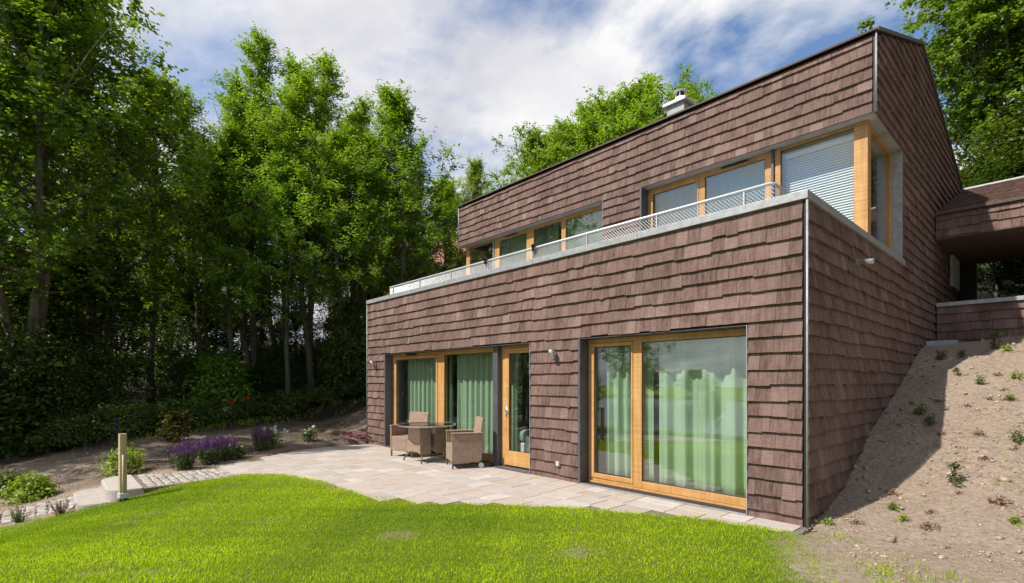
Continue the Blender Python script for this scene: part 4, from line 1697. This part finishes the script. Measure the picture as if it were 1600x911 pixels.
def place_tree(kind, x, y, H, rz, label, group=None, sxy=1.0, name=None, cat='tree'):
    s = H / HV[kind]
    nm = name or {'m': 'maple_tree', 'a': 'ash_tree', 'l': 'linden_tree', 'b': 'broadleaf_tree', 't': 'thicket_tree'}[kind[0]]
    t = thing(nm, label, cat, (x, y, ground_z(x, y) - .05), rz, group)
    t.scale = (s * sxy, s * sxy, s)
    obj('trunk', VAR[kind][0], t)
    obj('crown', VAR[kind][1], t)
    return t


def at(px, D):
    s = (px - 800) / 798
    return CX + D * (FWD.x + s * RGT.x), CY + D * (FWD.y + s * RGT.y)


ORD = ['first', 'second', 'third', 'fourth', 'fifth', 'sixth', 'seventh', 'eighth', 'ninth', 'tenth', 'eleventh', 'twelfth', 'thirteenth', 'fourteenth', 'fifteenth', 'sixteenth', 'seventeenth', 'eighteenth', 'nineteenth', 'twentieth',
       'twenty-first', 'twenty-second', 'twenty-third', 'twenty-fourth', 'twenty-fifth', 'twenty-sixth']


def trees():
    G = 'trees of the wood beside the garden'
    def T(kind, px, D, top, rz, label, sxy=1.0, group=G):
        x, y = at(px, D)
        H = CH + (596.5 - top) / 798 * D - ground_z(x, y)
        return place_tree(kind, x, y, H, rz, label, group, sxy)
    T('maple_a', 22, 13.2, -150, .3, 'tall maple with pale trunk at the left edge of the wood, reaching above the picture', .95)
    T('maple_b', 60, 14.0, -60, 1.9, 'second maple with slender pale trunk in front of the dark wood at left', 1.1)
    T('maple_a', 165, 16.5, 18, 4.1, 'dark green maple whose crown slopes down to the gap of sky', .85)
    T('maple_b', 235, 18.5, 130, 2.6, 'shorter maple filling the dip between the maples and the ashes', 1.0)
    T('ash_a', 392, 21, 66, .5, 'tallest ash of the bright green clump, its top nearest the maples', 1.1)
    T('ash_b', 325, 21.5, 150, 3.9, 'ash with lower top at the left flank of the bright green clump', 1.1)
    T('ash_a', 488, 20.5, 76, 2.2, 'pointed ash in the middle of the bright green clump', 1.1)
    T('ash_b', 440, 22.5, 108, 5.1, 'ash standing between the two tallest tops of the green clump', 1.2)
    T('ash_b', 556, 21.5, 128, 1.2, 'ash behind the terrace corner with rounded shoulder', 1.15)
    T('ash_c', 622, 20.3, 146, 0.4, 'ash at the right end of the tall clump with loose twigs against the sky', 1.1)
    T('ash_c', 360, 19.5, 205, 2.4, 'shorter bright ash leaning out before the tallest ash', 1.05)
    T('ash_c', 450, 19.2, 230, 4.9, 'shorter bright ash in front of the middle of the green clump', 1.1)
    T('ash_c', 530, 19.6, 215, 1.7, 'shorter ash in front of the right half of the green clump', 1.05)
    T('ash_b', 590, 24, 175, 3.0, 'ash filling the back of the clump beside its right end', 1.15)
    T('ash_c', 740, 23, 252, 2.9, 'small ash with pointed top next to the end of the upper storey', .8)
    T('ash_c', 694, 23.5, 282, 4.4, 'low leafy ash behind the left end of the terrace railing', 1.35)
    T('ash_c', 645, 26, 285, 1.1, 'low ash filling the gap behind the terrace corner', 1.2)
    GB = 'trees behind the upper storey'
    T('broad', 985, 29, 106, .9, 'spreading bright tree rising behind the middle of the roof', 1.2, GB)
    T('broad', 866, 29, 178, 2.4, 'lower spreading tree behind the left half of the roof', 1.1, GB)
    T('broad', 1082, 33, 112, 3.3, 'rounded tree top beside the chimney', .75, GB)
    T('broad', 925, 31, 150, 5.2, 'tree filling the crowns between the two spreading trees behind the roof', 1.0, GB)
    GR = 'dense trees on the hill behind the walkway'
    place_tree('linden', 1.0, 27.2, 21, .4, 'huge dense linden rising behind the side gable and walkway roof', GR)
    place_tree('linden', 9.5, 24, 19, 2.7, 'second dense linden at the right edge above the walkway', GR)
    place_tree('linden', 7.0, 37, 13, 4.7, 'linden farther up the hill behind the house', GR)
    for i, (x, y, h, r) in enumerate(((.4, 16.3, 4.6, .2), (1.9, 16.4, 4.8, 1.9), (3.4, 16.3, 4.6, 3.3), (5.0, 16.5, 5, 4.3), (1.2, 18.6, 7, 5.0), (3.6, 18.8, 7, 2.0))):
        place_tree('thicket', x, y, h, r, 'dark leafy thicket seen through the walkway opening, %s from the house' % ORD[i], 'thickets behind the walkway', 1.3)
    # depth of the wood
    back = 'background trees deep inside the wood'
    rng = random.Random(9)
    for i in range(9):
        px = 20 + i * 76 + rng.uniform(-14, 14)
        D = rng.uniform(25, 34)
        lim = np.interp(px, [0, 200, 290, 400, 500, 650, 760], [-60, 110, 210, 120, 120, 280, 330])
        T(rng.choice(['maple_b', 'ash_b', 'ash_c', 'maple_a']), px, D, lim + rng.uniform(50, 170), rng.uniform(0, 6), 'tree deep in the wood behind the front rows, %s from the left' % ORD[i], 1.15, back)
    for i in range(11):
        px = 10 + i * 58 + rng.uniform(-15, 15)
        D = rng.uniform(22, 27)
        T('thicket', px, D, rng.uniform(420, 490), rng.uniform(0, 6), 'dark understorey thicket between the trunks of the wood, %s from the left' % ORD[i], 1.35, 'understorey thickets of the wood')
    # more of the wood beyond the left edge of the view: it shades the bed
    for i, (x, y, h, k) in enumerate(((-15.4, -10.4, 8.5, 'maple_b'), (-13.2, -9.7, 12.5, 'ash_c'), (-20.5, -19.4, 8.5, 'maple_b'), (-23.5, -12.5, 8, 'maple_a'), (-24, -17, 10, 'ash_b'), (-16, -18.5, 13, 'maple_b'),
                                      (-24, -20, 14, 'ash_a'), (-20, -26, 13, 'ash_b'), (-26, -13, 14, 'maple_a'), (-30, -24, 15, 'ash_b'))):
        place_tree(k, x, y, h, i * 1.3, 'tree of the wood along the lower path, out to the left', 'trees of the wood along the lower path', .55 if i == 1 else 1.0)
    for i, (x, y, h) in enumerate(((-20.5, -7.5, 6), (-19, -5.2, 5.5), (-22, -10, 6.5), (-17.6, -9.3, 4.5))):
        place_tree('thicket', x, y, h, i * 1.7, 'tall dark thicket closing the wood at the far left', 'thickets at the far left', 1.3)
    for i, (x, y, h) in enumerate(((15, 15, 17), (16, 5, 15), (17, -5, 14), (20, 10, 18))):
        place_tree('linden', x, y, h, i * 1.9, 'dense linden closing the garden beyond the right edge', 'lindens beyond the right edge')
    # trees across the lake, seen only as reflections in the glass
    for i in range(26):
        x = -330 + i * 22 + rng.uniform(-9, 9)
        place_tree('broad', x, -255 - rng.uniform(0, 25), rng.uniform(17, 26), rng.uniform(0, 6), 'broad tree on the far lake shore mirrored in the window glass', 'trees on the far lake shore', 1.9)
    for i, (x, y, h) in enumerate(((-46, -52, 9), (-58, -60, 11), (-74, -58, 10), (-34, -66, 7))):
        place_tree('broad', x, y, h, i * 2.1, 'broad tree on the slope below the garden, mirrored in the glass', 'trees on the slope below')


trees()


# ------------------------------------------------------------------ shrubs
def make_shrub(seed, H, Rr, nclump, per, leaf, mat, spread=.16, stems=7):
    rng = np.random.default_rng(seed)
    T = MB()
    C = []
    for i in range(nclump):
        a = rng.uniform(0, 6.283)
        u = rng.uniform(0, 1) ** .7
        rr = Rr * math.sqrt(rng.uniform(0, 1)) * (1 - .55 * u ** 2)
        C.append((rr * math.cos(a), rr * math.sin(a), .08 * H + u * H * .9 * (1 - .35 * (rr / Rr) ** 2)))
    C = np.array(C)
    for i in range(stems * 3):
        e = C[i % len(C)]
        T.tube([(e[0] * .12, e[1] * .12, -.08), tuple(e * np.array([.5, .5, .55])), tuple(e)], [.006 + .008 * H, .005 + .004 * H, .003], 5, False)
    cnt = np.clip(rng.normal(per, per * .3, nclump), 4, None).astype(int)
    idx = np.repeat(np.arange(nclump), cnt)
    g = rng.normal(0, spread, (len(idx), 3))
    P = C[idx] + g
    P[:, 2] = np.abs(P[:, 2])
    out = P * np.array([1, 1, .5])
    out /= np.linalg.norm(out, axis=1, keepdims=True) + 1e-6
    tone = np.clip(rng.normal(.5, .14, nclump)[idx] + rng.normal(0, .2, len(idx)), 0, 1)
    V, F, tn = leaves(rng, P, leaf[0], leaf[1], out * .5 + np.array([0, 0, .7]), .5, out * .8, .6, .14, tone)
    return T.mesh('stem', 'bark'), np_mesh('foliage', mat, V, F, tn)


def place_shrub(v, x, y, label, s=1.0, rz=0.0, group=None, name='shrub', cat='shrub', sz=1.0):
    t = thing(name, label, cat, (x, y, ground_z(x, y) - .01), rz, group)
    t.scale = (s, s, s * sz)
    obj('stem', v[0], t)
    obj('foliage', v[1], t)
    return t


def shrubs():
    rng = random.Random(4)
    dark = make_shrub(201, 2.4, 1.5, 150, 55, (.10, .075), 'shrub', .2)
    low = make_shrub(202, .55, .75, 70, 45, (.09, .045), 'shrub', .12)
    pale = make_shrub(203, 1.9, 1.1, 110, 40, (.13, .09), 'ash', .2)
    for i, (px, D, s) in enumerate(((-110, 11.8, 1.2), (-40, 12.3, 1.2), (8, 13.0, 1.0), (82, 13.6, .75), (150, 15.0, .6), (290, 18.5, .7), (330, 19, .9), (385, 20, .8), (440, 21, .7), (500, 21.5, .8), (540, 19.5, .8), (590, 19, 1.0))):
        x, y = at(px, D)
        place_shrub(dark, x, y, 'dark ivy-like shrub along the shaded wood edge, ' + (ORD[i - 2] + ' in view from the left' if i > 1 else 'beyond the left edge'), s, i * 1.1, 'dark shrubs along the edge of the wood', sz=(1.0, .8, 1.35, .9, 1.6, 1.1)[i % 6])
    for (px, D, s, lab) in ((345, 17.8, .95, 'sunlit yellow-green bush in the middle of the dark wood'), (560, 20.5, .9, 'sunlit green bush just left of the house corner'), (515, 22, .8, 'lighter bush between the trunks near the house')):
        x, y = at(px, D)
        place_shrub(pale, x, y, lab, s, px, 'lighter bushes in the wood')
    for i in range(26):
        px = -60 + i * 26 + rng.uniform(-9, 9)
        D = np.interp(px, [-60, 130, 250, 330, 420, 500, 570, 640], [11.9, 12.4, 13.4, 15.8, 16.9, 17.8, 18.6, 19]) + rng.uniform(0, 1.2)
        x, y = at(px, D)
        place_shrub(low, x, y, 'low green ground plant where the bed meets the wood, %s from the left' % ORD[i], rng.uniform(.6, 1.1), rng.uniform(0, 6), 'low plants along the bed edge', 'ground_plant', 'plant')
    # garden bushes
    bush = make_shrub(204, .42, .42, 60, 34, (.085, .042), 'lime', .07)
    place_shrub(bush, -9.45, -6.38, 'bright yellow-green leafy bush on the bed above the lower path', .8, .4)
    dk = make_shrub(205, .40, .40, 50, 30, (.09, .045), 'herb', .07)
    place_shrub(dk, -10.3, -6.72, 'dark leafy bush at the left edge beside the bright bush', .8, 1.4)
    lim = make_shrub(206, .55, .48, 46, 20, (.16, .035), 'lime', .08)
    place_shrub(lim, -9.75, -5.15, 'spiky yellow-green plant behind the wooden post', .8, .7)
    ol = make_shrub(207, .62, .30, 44, 24, (.10, .06), 'olive', .07)
    place_shrub(ol, -12.6, -3.9, 'olive brown young shrub on the bed before the wood', 1.05, .2)
    # heathers beside the lower path
    for (x, y, mat, lab, sd) in ((-7.72, -6.50, 'herb', 'small green upright herb at the lawn corner by the lower path', 301), (-7.42, -6.06, 'rust', 'small reddish heather at the lawn edge before the steps', 302)):
        r2 = np.random.default_rng(sd)
        n = 26
        S = MB()
        P, dirs = [], []
        for i in range(n):
            a, rr, hh = r2.uniform(0, 6.28), r2.uniform(0, .09), r2.uniform(.10, .23)
            b = np.array([rr * math.cos(a), rr * math.sin(a), 0])
            e = b * 2.0 + np.array([0, 0, hh])
            S.tube([tuple(b * .5), tuple(e)], [.003, .0015], 4, False)
            for q in np.linspace(.15, 1, 22):
                P.append(b * .5 + (e - b * .5) * q + r2.normal(0, .006, 3))
                dirs.append(e - b + r2.normal(0, .08, 3))
        V, F, tn = leaves(r2, np.array(P), .032, .009, None, .8, np.array(dirs) * 4, .5)
        t = thing('heather_plant' if mat == 'rust' else 'herb_plant', lab, 'plant', (x, y, ground_z(x, y)))
        S.build('stem', 'bark', t)
        obj('foliage', np_mesh('foliage', mat, V, F, tn), t)

    # salvia clumps
    def salvia(x, y, label, seed, s=1.0):
        r2 = np.random.default_rng(seed)
        t = thing('salvia_plant', label, 'flower', (x, y, ground_z(x, y)), seed, 'purple flowering clumps along the patio')
        t.scale = (s, s, s)
        n = 60
        S = MB()
        P, Q, dP, dQ = [], [], [], []
        for i in range(n):
            a = r2.uniform(0, 6.28)
            rr = .26 * math.sqrt(r2.uniform(0, 1))
            tip = np.array([rr * math.cos(a), rr * math.sin(a), r2.uniform(.42, .58) - .25 * rr])
            b = tip * np.array([.6, .6, 0])
            S.tube([tuple(b), tuple(tip)], [.003, .0018], 4, False)
            for q in np.linspace(.08, .62, 16):
                P.append(b + (tip - b) * q + r2.normal(0, .018, 3))
                dP.append(np.array([math.cos(a), math.sin(a), .6]))
            for q in np.linspace(.56, 1.02, 26):
                Q.append(b + (tip - b) * q + r2.normal(0, .0055, 3))
                dQ.append(r2.normal(0, 1, 3) + np.array([0, 0, .6]))
        P, Q = np.array(P), np.array(Q)
        V, F, tn = leaves(r2, P, .065, .024, None, .6, np.array(dP), .5)
        obj('foliage', np_mesh('foliage', 'herb', V, F, tn), t)
        V, F, tn = leaves(r2, Q, .028, .015, None, 1.0, np.array(dQ), .4)
        obj('flower_spikes', np_mesh('flower_spikes', 'violet', V, F, tn), t)
        S.build('stem', 'bark', t)
    salvia(-9.05, -4.36, 'bright violet flowering clump nearest the wooden post', 1)
    salvia(-9.35, -3.86, 'violet flowering clump second from the wooden post', 2)
    salvia(-9.62, -3.52, 'violet flowering clump third from the wooden post', 3, .95)
    salvia(-10.32, -2.62, 'dark violet flowering clump beside the white roses', 4)

    def roses(x, y, label, seed, nb, s):
        r2 = np.random.default_rng(seed)
        t = thing('rose_plant', label, 'flower', (x, y, ground_z(x, y)), 0, 'white flowering plants along the patio')
        v = make_shrub(400 + seed, .36 * s, .24 * s, 34, 16, (.055, .035), 'herb', .05, 4)
        obj('stem', v[0], t)
        obj('foliage', v[1], t)
        C = np.stack([r2.uniform(-.26, .26, nb) * s, r2.uniform(-.26, .26, nb) * s, r2.uniform(.22, .48, nb) * s], 1)
        P = np.repeat(C, 14, 0) + r2.normal(0, .014, (nb * 14, 3))
        V, F, tn = leaves(r2, P, .045, .04, None, 1.0, None, 1)
        obj('blossoms', np_mesh('blossoms', 'petal', V, F, tn), t)
    roses(-10.55, -2.30, 'white flowering rose against the dark violet clump', 1, 16, 1.0)
    roses(-10.85, -1.36, 'low white flowering plant on the soil near the house corner', 2, 9, .75)
    roses(-9.75, -3.25, 'few white blossoms between the violet clumps', 3, 5, .6)
    # poppies and a blue lupin spike in the shade of the wood
    for (px, D, hh, lab) in ((362, 15.6, .62, 'red poppy in bloom before the dark wood'), (386, 16.2, .7, 'second smaller red poppy towards the house')):
        x, y = at(px, D)
        r2 = np.random.default_rng(int(px))
        t = thing('poppy', lab, 'flower', (x, y, ground_z(x, y)), 0, 'red poppies before the wood')
        m = MB()
        m.tube([(0, 0, 0), (.03, 0, hh * .6), (.0, 0, hh)], .006, 5)
        m.build('stem', 'bark', t)
        P = np.array([0, 0, hh]) + r2.normal(0, .028, (26, 3))
        V, F, tn = leaves(r2, P, .07, .065, None, .7, None, 1)
        obj('blossom', np_mesh('blossom', 'poppy', V, F, tn), t)
        P = np.stack([r2.normal(0, .1, 70), r2.normal(0, .1, 70), r2.uniform(.02, .35, 70)], 1)
        V, F, tn = leaves(r2, P, .13, .03, None, .8, np.tile([0, 0, 1.], (70, 1)), .6)
        obj('foliage', np_mesh('foliage', 'shrub', V, F, tn), t)
    x, y = at(183, 11.7)
    r2 = np.random.default_rng(77)
    t = thing('lupin', 'single blue violet flower spike above the wooden post', 'flower', (x, y, ground_z(x, y)))
    m = MB()
    m.tube([(0, 0, 0), (.01, 0, .45)], .006, 5)
    m.build('stem', 'bark', t)
    P = np.stack([r2.normal(0, .018, 120), r2.normal(0, .018, 120), r2.uniform(.38, .66, 120)], 1)
    V, F, tn = leaves(r2, P, .035, .025, None, 1.0, None, 1)
    obj('blossom', np_mesh('blossom', 'violet', V, F, tn), t)
    P = np.stack([r2.normal(0, .1, 60), r2.normal(0, .1, 60), r2.uniform(.02, .3, 60)], 1)
    V, F, tn = leaves(r2, P, .12, .035, None, .8, np.tile([0, 0, .6], (60, 1)), .6)
    obj('foliage', np_mesh('foliage', 'shrub', V, F, tn), t)

    # weeds on the bare bank
    weeds = [make_shrub(500 + i, h, r, nc, 9, (l, l * .36), m, .022, 3) for i, (h, r, nc, l, m) in enumerate(((.20, .10, 16, .06, 'herb'), (.12, .09, 12, .05, 'lime'), (.26, .08, 18, .05, 'herb'), (.07, .10, 10, .045, 'rust')))]
    spec = [(1.09, 1.46, 2, 1.35, 'tallest upright green weed in the middle of the sunlit bank'), (.68, 2.82, 0, 1.0, 'dark green weed just inside the house shadow'), (.49, 3.26, 0, 1.0, 'bushy green weed deeper in the house shadow on the bank'),
            (1.40, 3.78, 1, 1.1, 'bright weed high on the bank towards the right edge'), (1.44, 4.6, 1, 1.3, 'leafy weed patch at the right edge below the walkway'), (1.05, 4.38, 0, .9, 'small upright weed in the upper sunlit bank'),
            (.73, 4.77, 2, .7, 'thin weed beside the upper end of the shadow'), (1.55, 2.35, 0, .95, 'dark green weed near the right edge at half height'), (.63, .84, 1, .9, 'low pale weed at the foot of the bank'),
            (.76, .62, 1, .8, 'flat weed just below the pale weed at the bank foot'), (1.0, .5, 3, 1.0, 'reddish dry weed at the foot of the bank'), (1.09, 6.08, 2, 1.5, 'tall yellow flowering weed in front of the walkway parapet'),
            (.70, 5.72, 0, .9, 'small weed at the top of the bank near the house'), (1.24, 5.83, 1, 1.3, 'spreading weed below the walkway parapet at the right'), (.40, 5.63, 0, 1.1, 'dark weed growing beside the concrete kerb'),
            (.54, 1.3, 3, .9, 'dry brown weed below the shadow edge'), (.18, .17, 1, .9, 'small green weed right beside the house corner'), (1.30, 1.99, 3, .8, 'dry reddish weed in the open sunlit soil'),
            (1.21, 2.6, 3, 1.0, 'brownish weed on the upper sunlit soil'), (1.49, 1.22, 3, 1.1, 'dry twiggy weed near the right edge'), (.33, 3.6, 1, .7, 'tiny weed close to the shaded wall'), (1.6, .9, 1, .9, 'pale green weed at the lower right edge')]
    r3 = random.Random(41)
    for i in range(26):
        x, y = r3.uniform(.25, 2.6), r3.uniform(.1, 5.6)
        if x > 1.95 and y < 3:
            continue
        place_shrub(weeds[3], x, y, 'dry brown tuft among the stalks of the bare bank', r3.uniform(.35, .7), i * 2.1, 'dry tufts on the bare bank', 'dry_tuft', 'weed')
    for i, (x, y, k, s, lab) in enumerate(spec):
        place_shrub(weeds[k], x, y, lab, s * .8, i * 1.7, 'weeds on the bare bank', 'weed', 'weed')


shrubs()


# ------------------------------------------------------------------ garden furniture
def wicker_chair(label, x, y, rz):
    t = thing('wicker_chair', label, 'chair', (x, y, .003), rz, 'wicker armchairs on the patio')
    w, d = .58, .58
    for s in (-1, 1):
        m = MB()
        m.prism([(-d / 2, .11), (d / 2 - .10, .11), (d / 2 - .02, .15), (d / 2, .63), (-d / 2, .63)], s * w / 2 - .02, s * w / 2 + .02, 'x')
        m.build('side_panel', 'wicker', t, bevel=.008)
        m = MB()
        m.box(s * w / 2 - .032, s * w / 2 + .032, -d / 2 - .012, d / 2 + .005, .632, .662)
        m.build('armrest', 'wicker', t, bevel=.012)
    m = MB()
    m.box(-w / 2 + .021, w / 2 - .021, -d / 2, d / 2 - .05, .12, .43)
    m.build('seat', 'wicker', t, bevel=.012)
    m = MB()
    rot = Matrix.Translation((0, d / 2 - .06, .40)) @ Matrix.Rotation(R(-9), 4, 'X')
    m.box(-w / 2 + .022, w / 2 - .022, -.02, .025, .0, .53, mat=rot)
    m.build('backrest', 'wicker', t, bevel=.012)
    for sx in (-1, 1):
        for sy in (-1, 1):
            m = MB()
            m.box(sx * (w / 2 - .004) - .013, sx * (w / 2 - .004) + .013, sy * (d / 2 - .02) - .013, sy * (d / 2 - .02) + .013, .0 if sy < 0 else .06, .115)
            m.build('leg', 'dark_metal', t)
        m = MB()
        m.tube([(sx * (w / 2 + .012), d / 2 - .03, .048), (sx * (w / 2 + .034), d / 2 - .03, .048)], .046, 16)
        m.build('wheel', 'rail', t)
    return t


def furniture():
    wicker_chair('wicker armchair to the left of the table, its backrest against the window', -7.72, -.36, R(18))
    wicker_chair('wicker armchair to the right of the table, its woven side turned to the lawn', -5.78, -.36, R(-25))
    t = thing('patio_table', 'round glass topped table on two wicker pedestals between the armchairs', 'table', (-6.82, -.52, .003))
    m = MB()
    m.lathe([(.56, 0), (.57, .005), (.57, .011), (.56, .016)], 48, (0, 0, .722))
    m.build('glass_top', 'table_glass', t)
    m = MB()
    for k in range(48):
        a, b = 2 * math.pi * k / 48, 2 * math.pi * (k + 1) / 48
        m.add([(.572 * math.cos(a), .572 * math.sin(a), .715), (.572 * math.cos(b), .572 * math.sin(b), .715), (.572 * math.cos(b), .572 * math.sin(b), .741), (.572 * math.cos(a), .572 * math.sin(a), .741),
               (.585 * math.cos(a), .585 * math.sin(a), .715), (.585 * math.cos(b), .585 * math.sin(b), .715), (.585 * math.cos(b), .585 * math.sin(b), .741), (.585 * math.cos(a), .585 * math.sin(a), .741)],
              [(0, 1, 2, 3), (5, 4, 7, 6), (3, 2, 6, 7), (1, 0, 4, 5)])
    m.build('rim', 'steel', t)
    for s in (-1, 1):
        m = MB()
        y0, y1 = (-.30, -.05) if s < 0 else (.07, .30)
        m.prism([(-.24, .16), (-.19, .19), (0, .205), (.19, .19), (.24, .16), (.21, .705), (-.21, .705)], y0, y1, 'y')
        m.build('pedestal', 'wicker', t, bevel=.008)
        for sx in (-1, 1):
            m = MB()
            m.tube([(sx * .21, s * .24, .20), (sx * .30, s * .31, .08), (sx * .335, s * .335, .012)], [.014, .014, .016], 8)
            m.build('leg', 'dark_metal', t, True)
    m = MB()
    m.box(-.24, .24, -.28, -.25, .705, .721)
    m.box(-.24, .24, .25, .28, .705, .721)
    m.box(-.02, .02, -.25, .25, .707, .721)
    m.build('top_frame', 'dark_metal', t)


furniture()


def garden_bits():
    # stone steps
    def block(y0, y1, z0, z1, label, x0=-8.88, x1=-7.42):
        m = MB()
        n = 10
        pts = [(x1, y1)]
        pts += [(x0, y1)]
        rr = (y1 - y0) * .75
        for k in range(n + 1):
            a = math.pi + (math.pi / 2) * k / n
            pts.append((x0 + rr + rr * math.cos(a), y0 + rr + rr * math.sin(a)))
        for k in range(n + 1):
            a = 1.5 * math.pi + (math.pi / 2) * k / n
            pts.append((x1 - rr + rr * math.cos(a), y0 + rr + rr * math.sin(a)))
        pts = pts[::-1] if False else pts
        m.prism(pts, z0, z1)
        o = m.build('stone_step', 'granite', None, bevel=.022)
        return tag(o, label, 'step', 'granite block steps')
    block(-5.56, -5.13, -.26, .012, 'upper rounded granite block step next to the wooden post')
    block(-5.90, -5.50, -.46, -.155, 'lower rounded granite block step above the lower path', -8.9, -7.46)
    # timber post with cane and bracket
    x, y = -7.24, -5.40
    z = ground_z(x, y)
    t = thing('timber_post', 'square timber post standing at the lawn edge beside the steps', 'post', (x, y, z), R(8))
    m = MB()
    m.box(-.042, .042, -.042, .042, .03, 1.0)
    m.build('shaft', 'timber', t, bevel=.004)
    m = MB()
    m.tube([(.062, -.012, .05), (.062, -.010, .70)], .010, 8)
    m.build('cane', 'bamboo', t, True)
    m = MB()
    m.box(-.052, .085, -.055, .055, .075, .15)
    m.build('bracket', 'rail', t, bevel=.01)
    m = MB()
    m.box(-.04, .045, -.05, .045, -.08, .074)
    m.build('foot', 'dark_metal', t)
    # hose pile
    rng = random.Random(12)
    pts = []
    cx0, cy0 = -10.62, -.22
    a = 0
    for i in range(360):
        a += .21
        r = .22 + .17 * math.sin(a * .173 + 1) + .05 * math.sin(a * 1.7)
        px_, py_ = cx0 + r * 1.35 * math.cos(a), cy0 + r * .85 * math.sin(a)
        pts.append((px_, py_, ground_z(px_, py_) + .02 + .10 * abs(math.sin(i * .017 + .6)) * max(0, 1 - r * 1.2) + .02 * math.sin(a * 2.3)))
    m = MB()
    m.tube(pts, .011, 6)
    o = m.build('garden_hose', 'hose', None, True)
    tag(o, 'dark red garden hose heaped on the soil at the left house corner', 'hose')
    # concrete kerb by the side wall
    m = MB()
    m.box(.05, .52, 6.62, 6.82, 2.15, 2.40)
    o = m.build('concrete_kerb', 'concrete', None, bevel=.012)
    tag(o, 'short pale concrete kerb block at the top of the bank by the side wall', 'kerb')


garden_bits()


# ------------------------------------------------------------------ neighbour house glimpsed through the wood
def neighbour():
    x, y = at(650, 44)
    z = ground_z(x, y)
    t = thing('brick_house', 'red roofed neighbour house glimpsed between the trees', 'house', (x, y, z), R(25))
    m = MB()
    m.box(-6, 6, -4, 4, -2, 5)
    m.prism([(-4, 5.002), (4, 5.002), (0, 8.2)], -5.99, 5.99, 'x')
    wl = m.build('wall', 'brick', t)
    m = MB()
    for s in (-1, 1):
        m.prism([(s * 4.6, 4.6), (0, 8.3), (0, 8.55), (s * 4.6, 4.85)], -6.5, 6.5, 'x')
    rf = m.build('roof', 'tile', t)
    m = MB()
    m.box(2, 2.8, -.4, .4, 7.6, 9.6)
    m.build('chimney', 'brick', rf)
    for xx in (-4.2, -1.4, 1.4, 4.2):
        for zz in (.8, 3.2):
            m = MB()
            m.box(xx - .55, xx + .55, -4.06, -4.003, zz, zz + 1.3)
            w = m.build('window', 'white', t)
            m = MB()
            m.box(xx - .45, xx + .45, -4.09, -4.061, zz + .1, zz + 1.2)
            m.build('pane', 'glass', w)


neighbour()
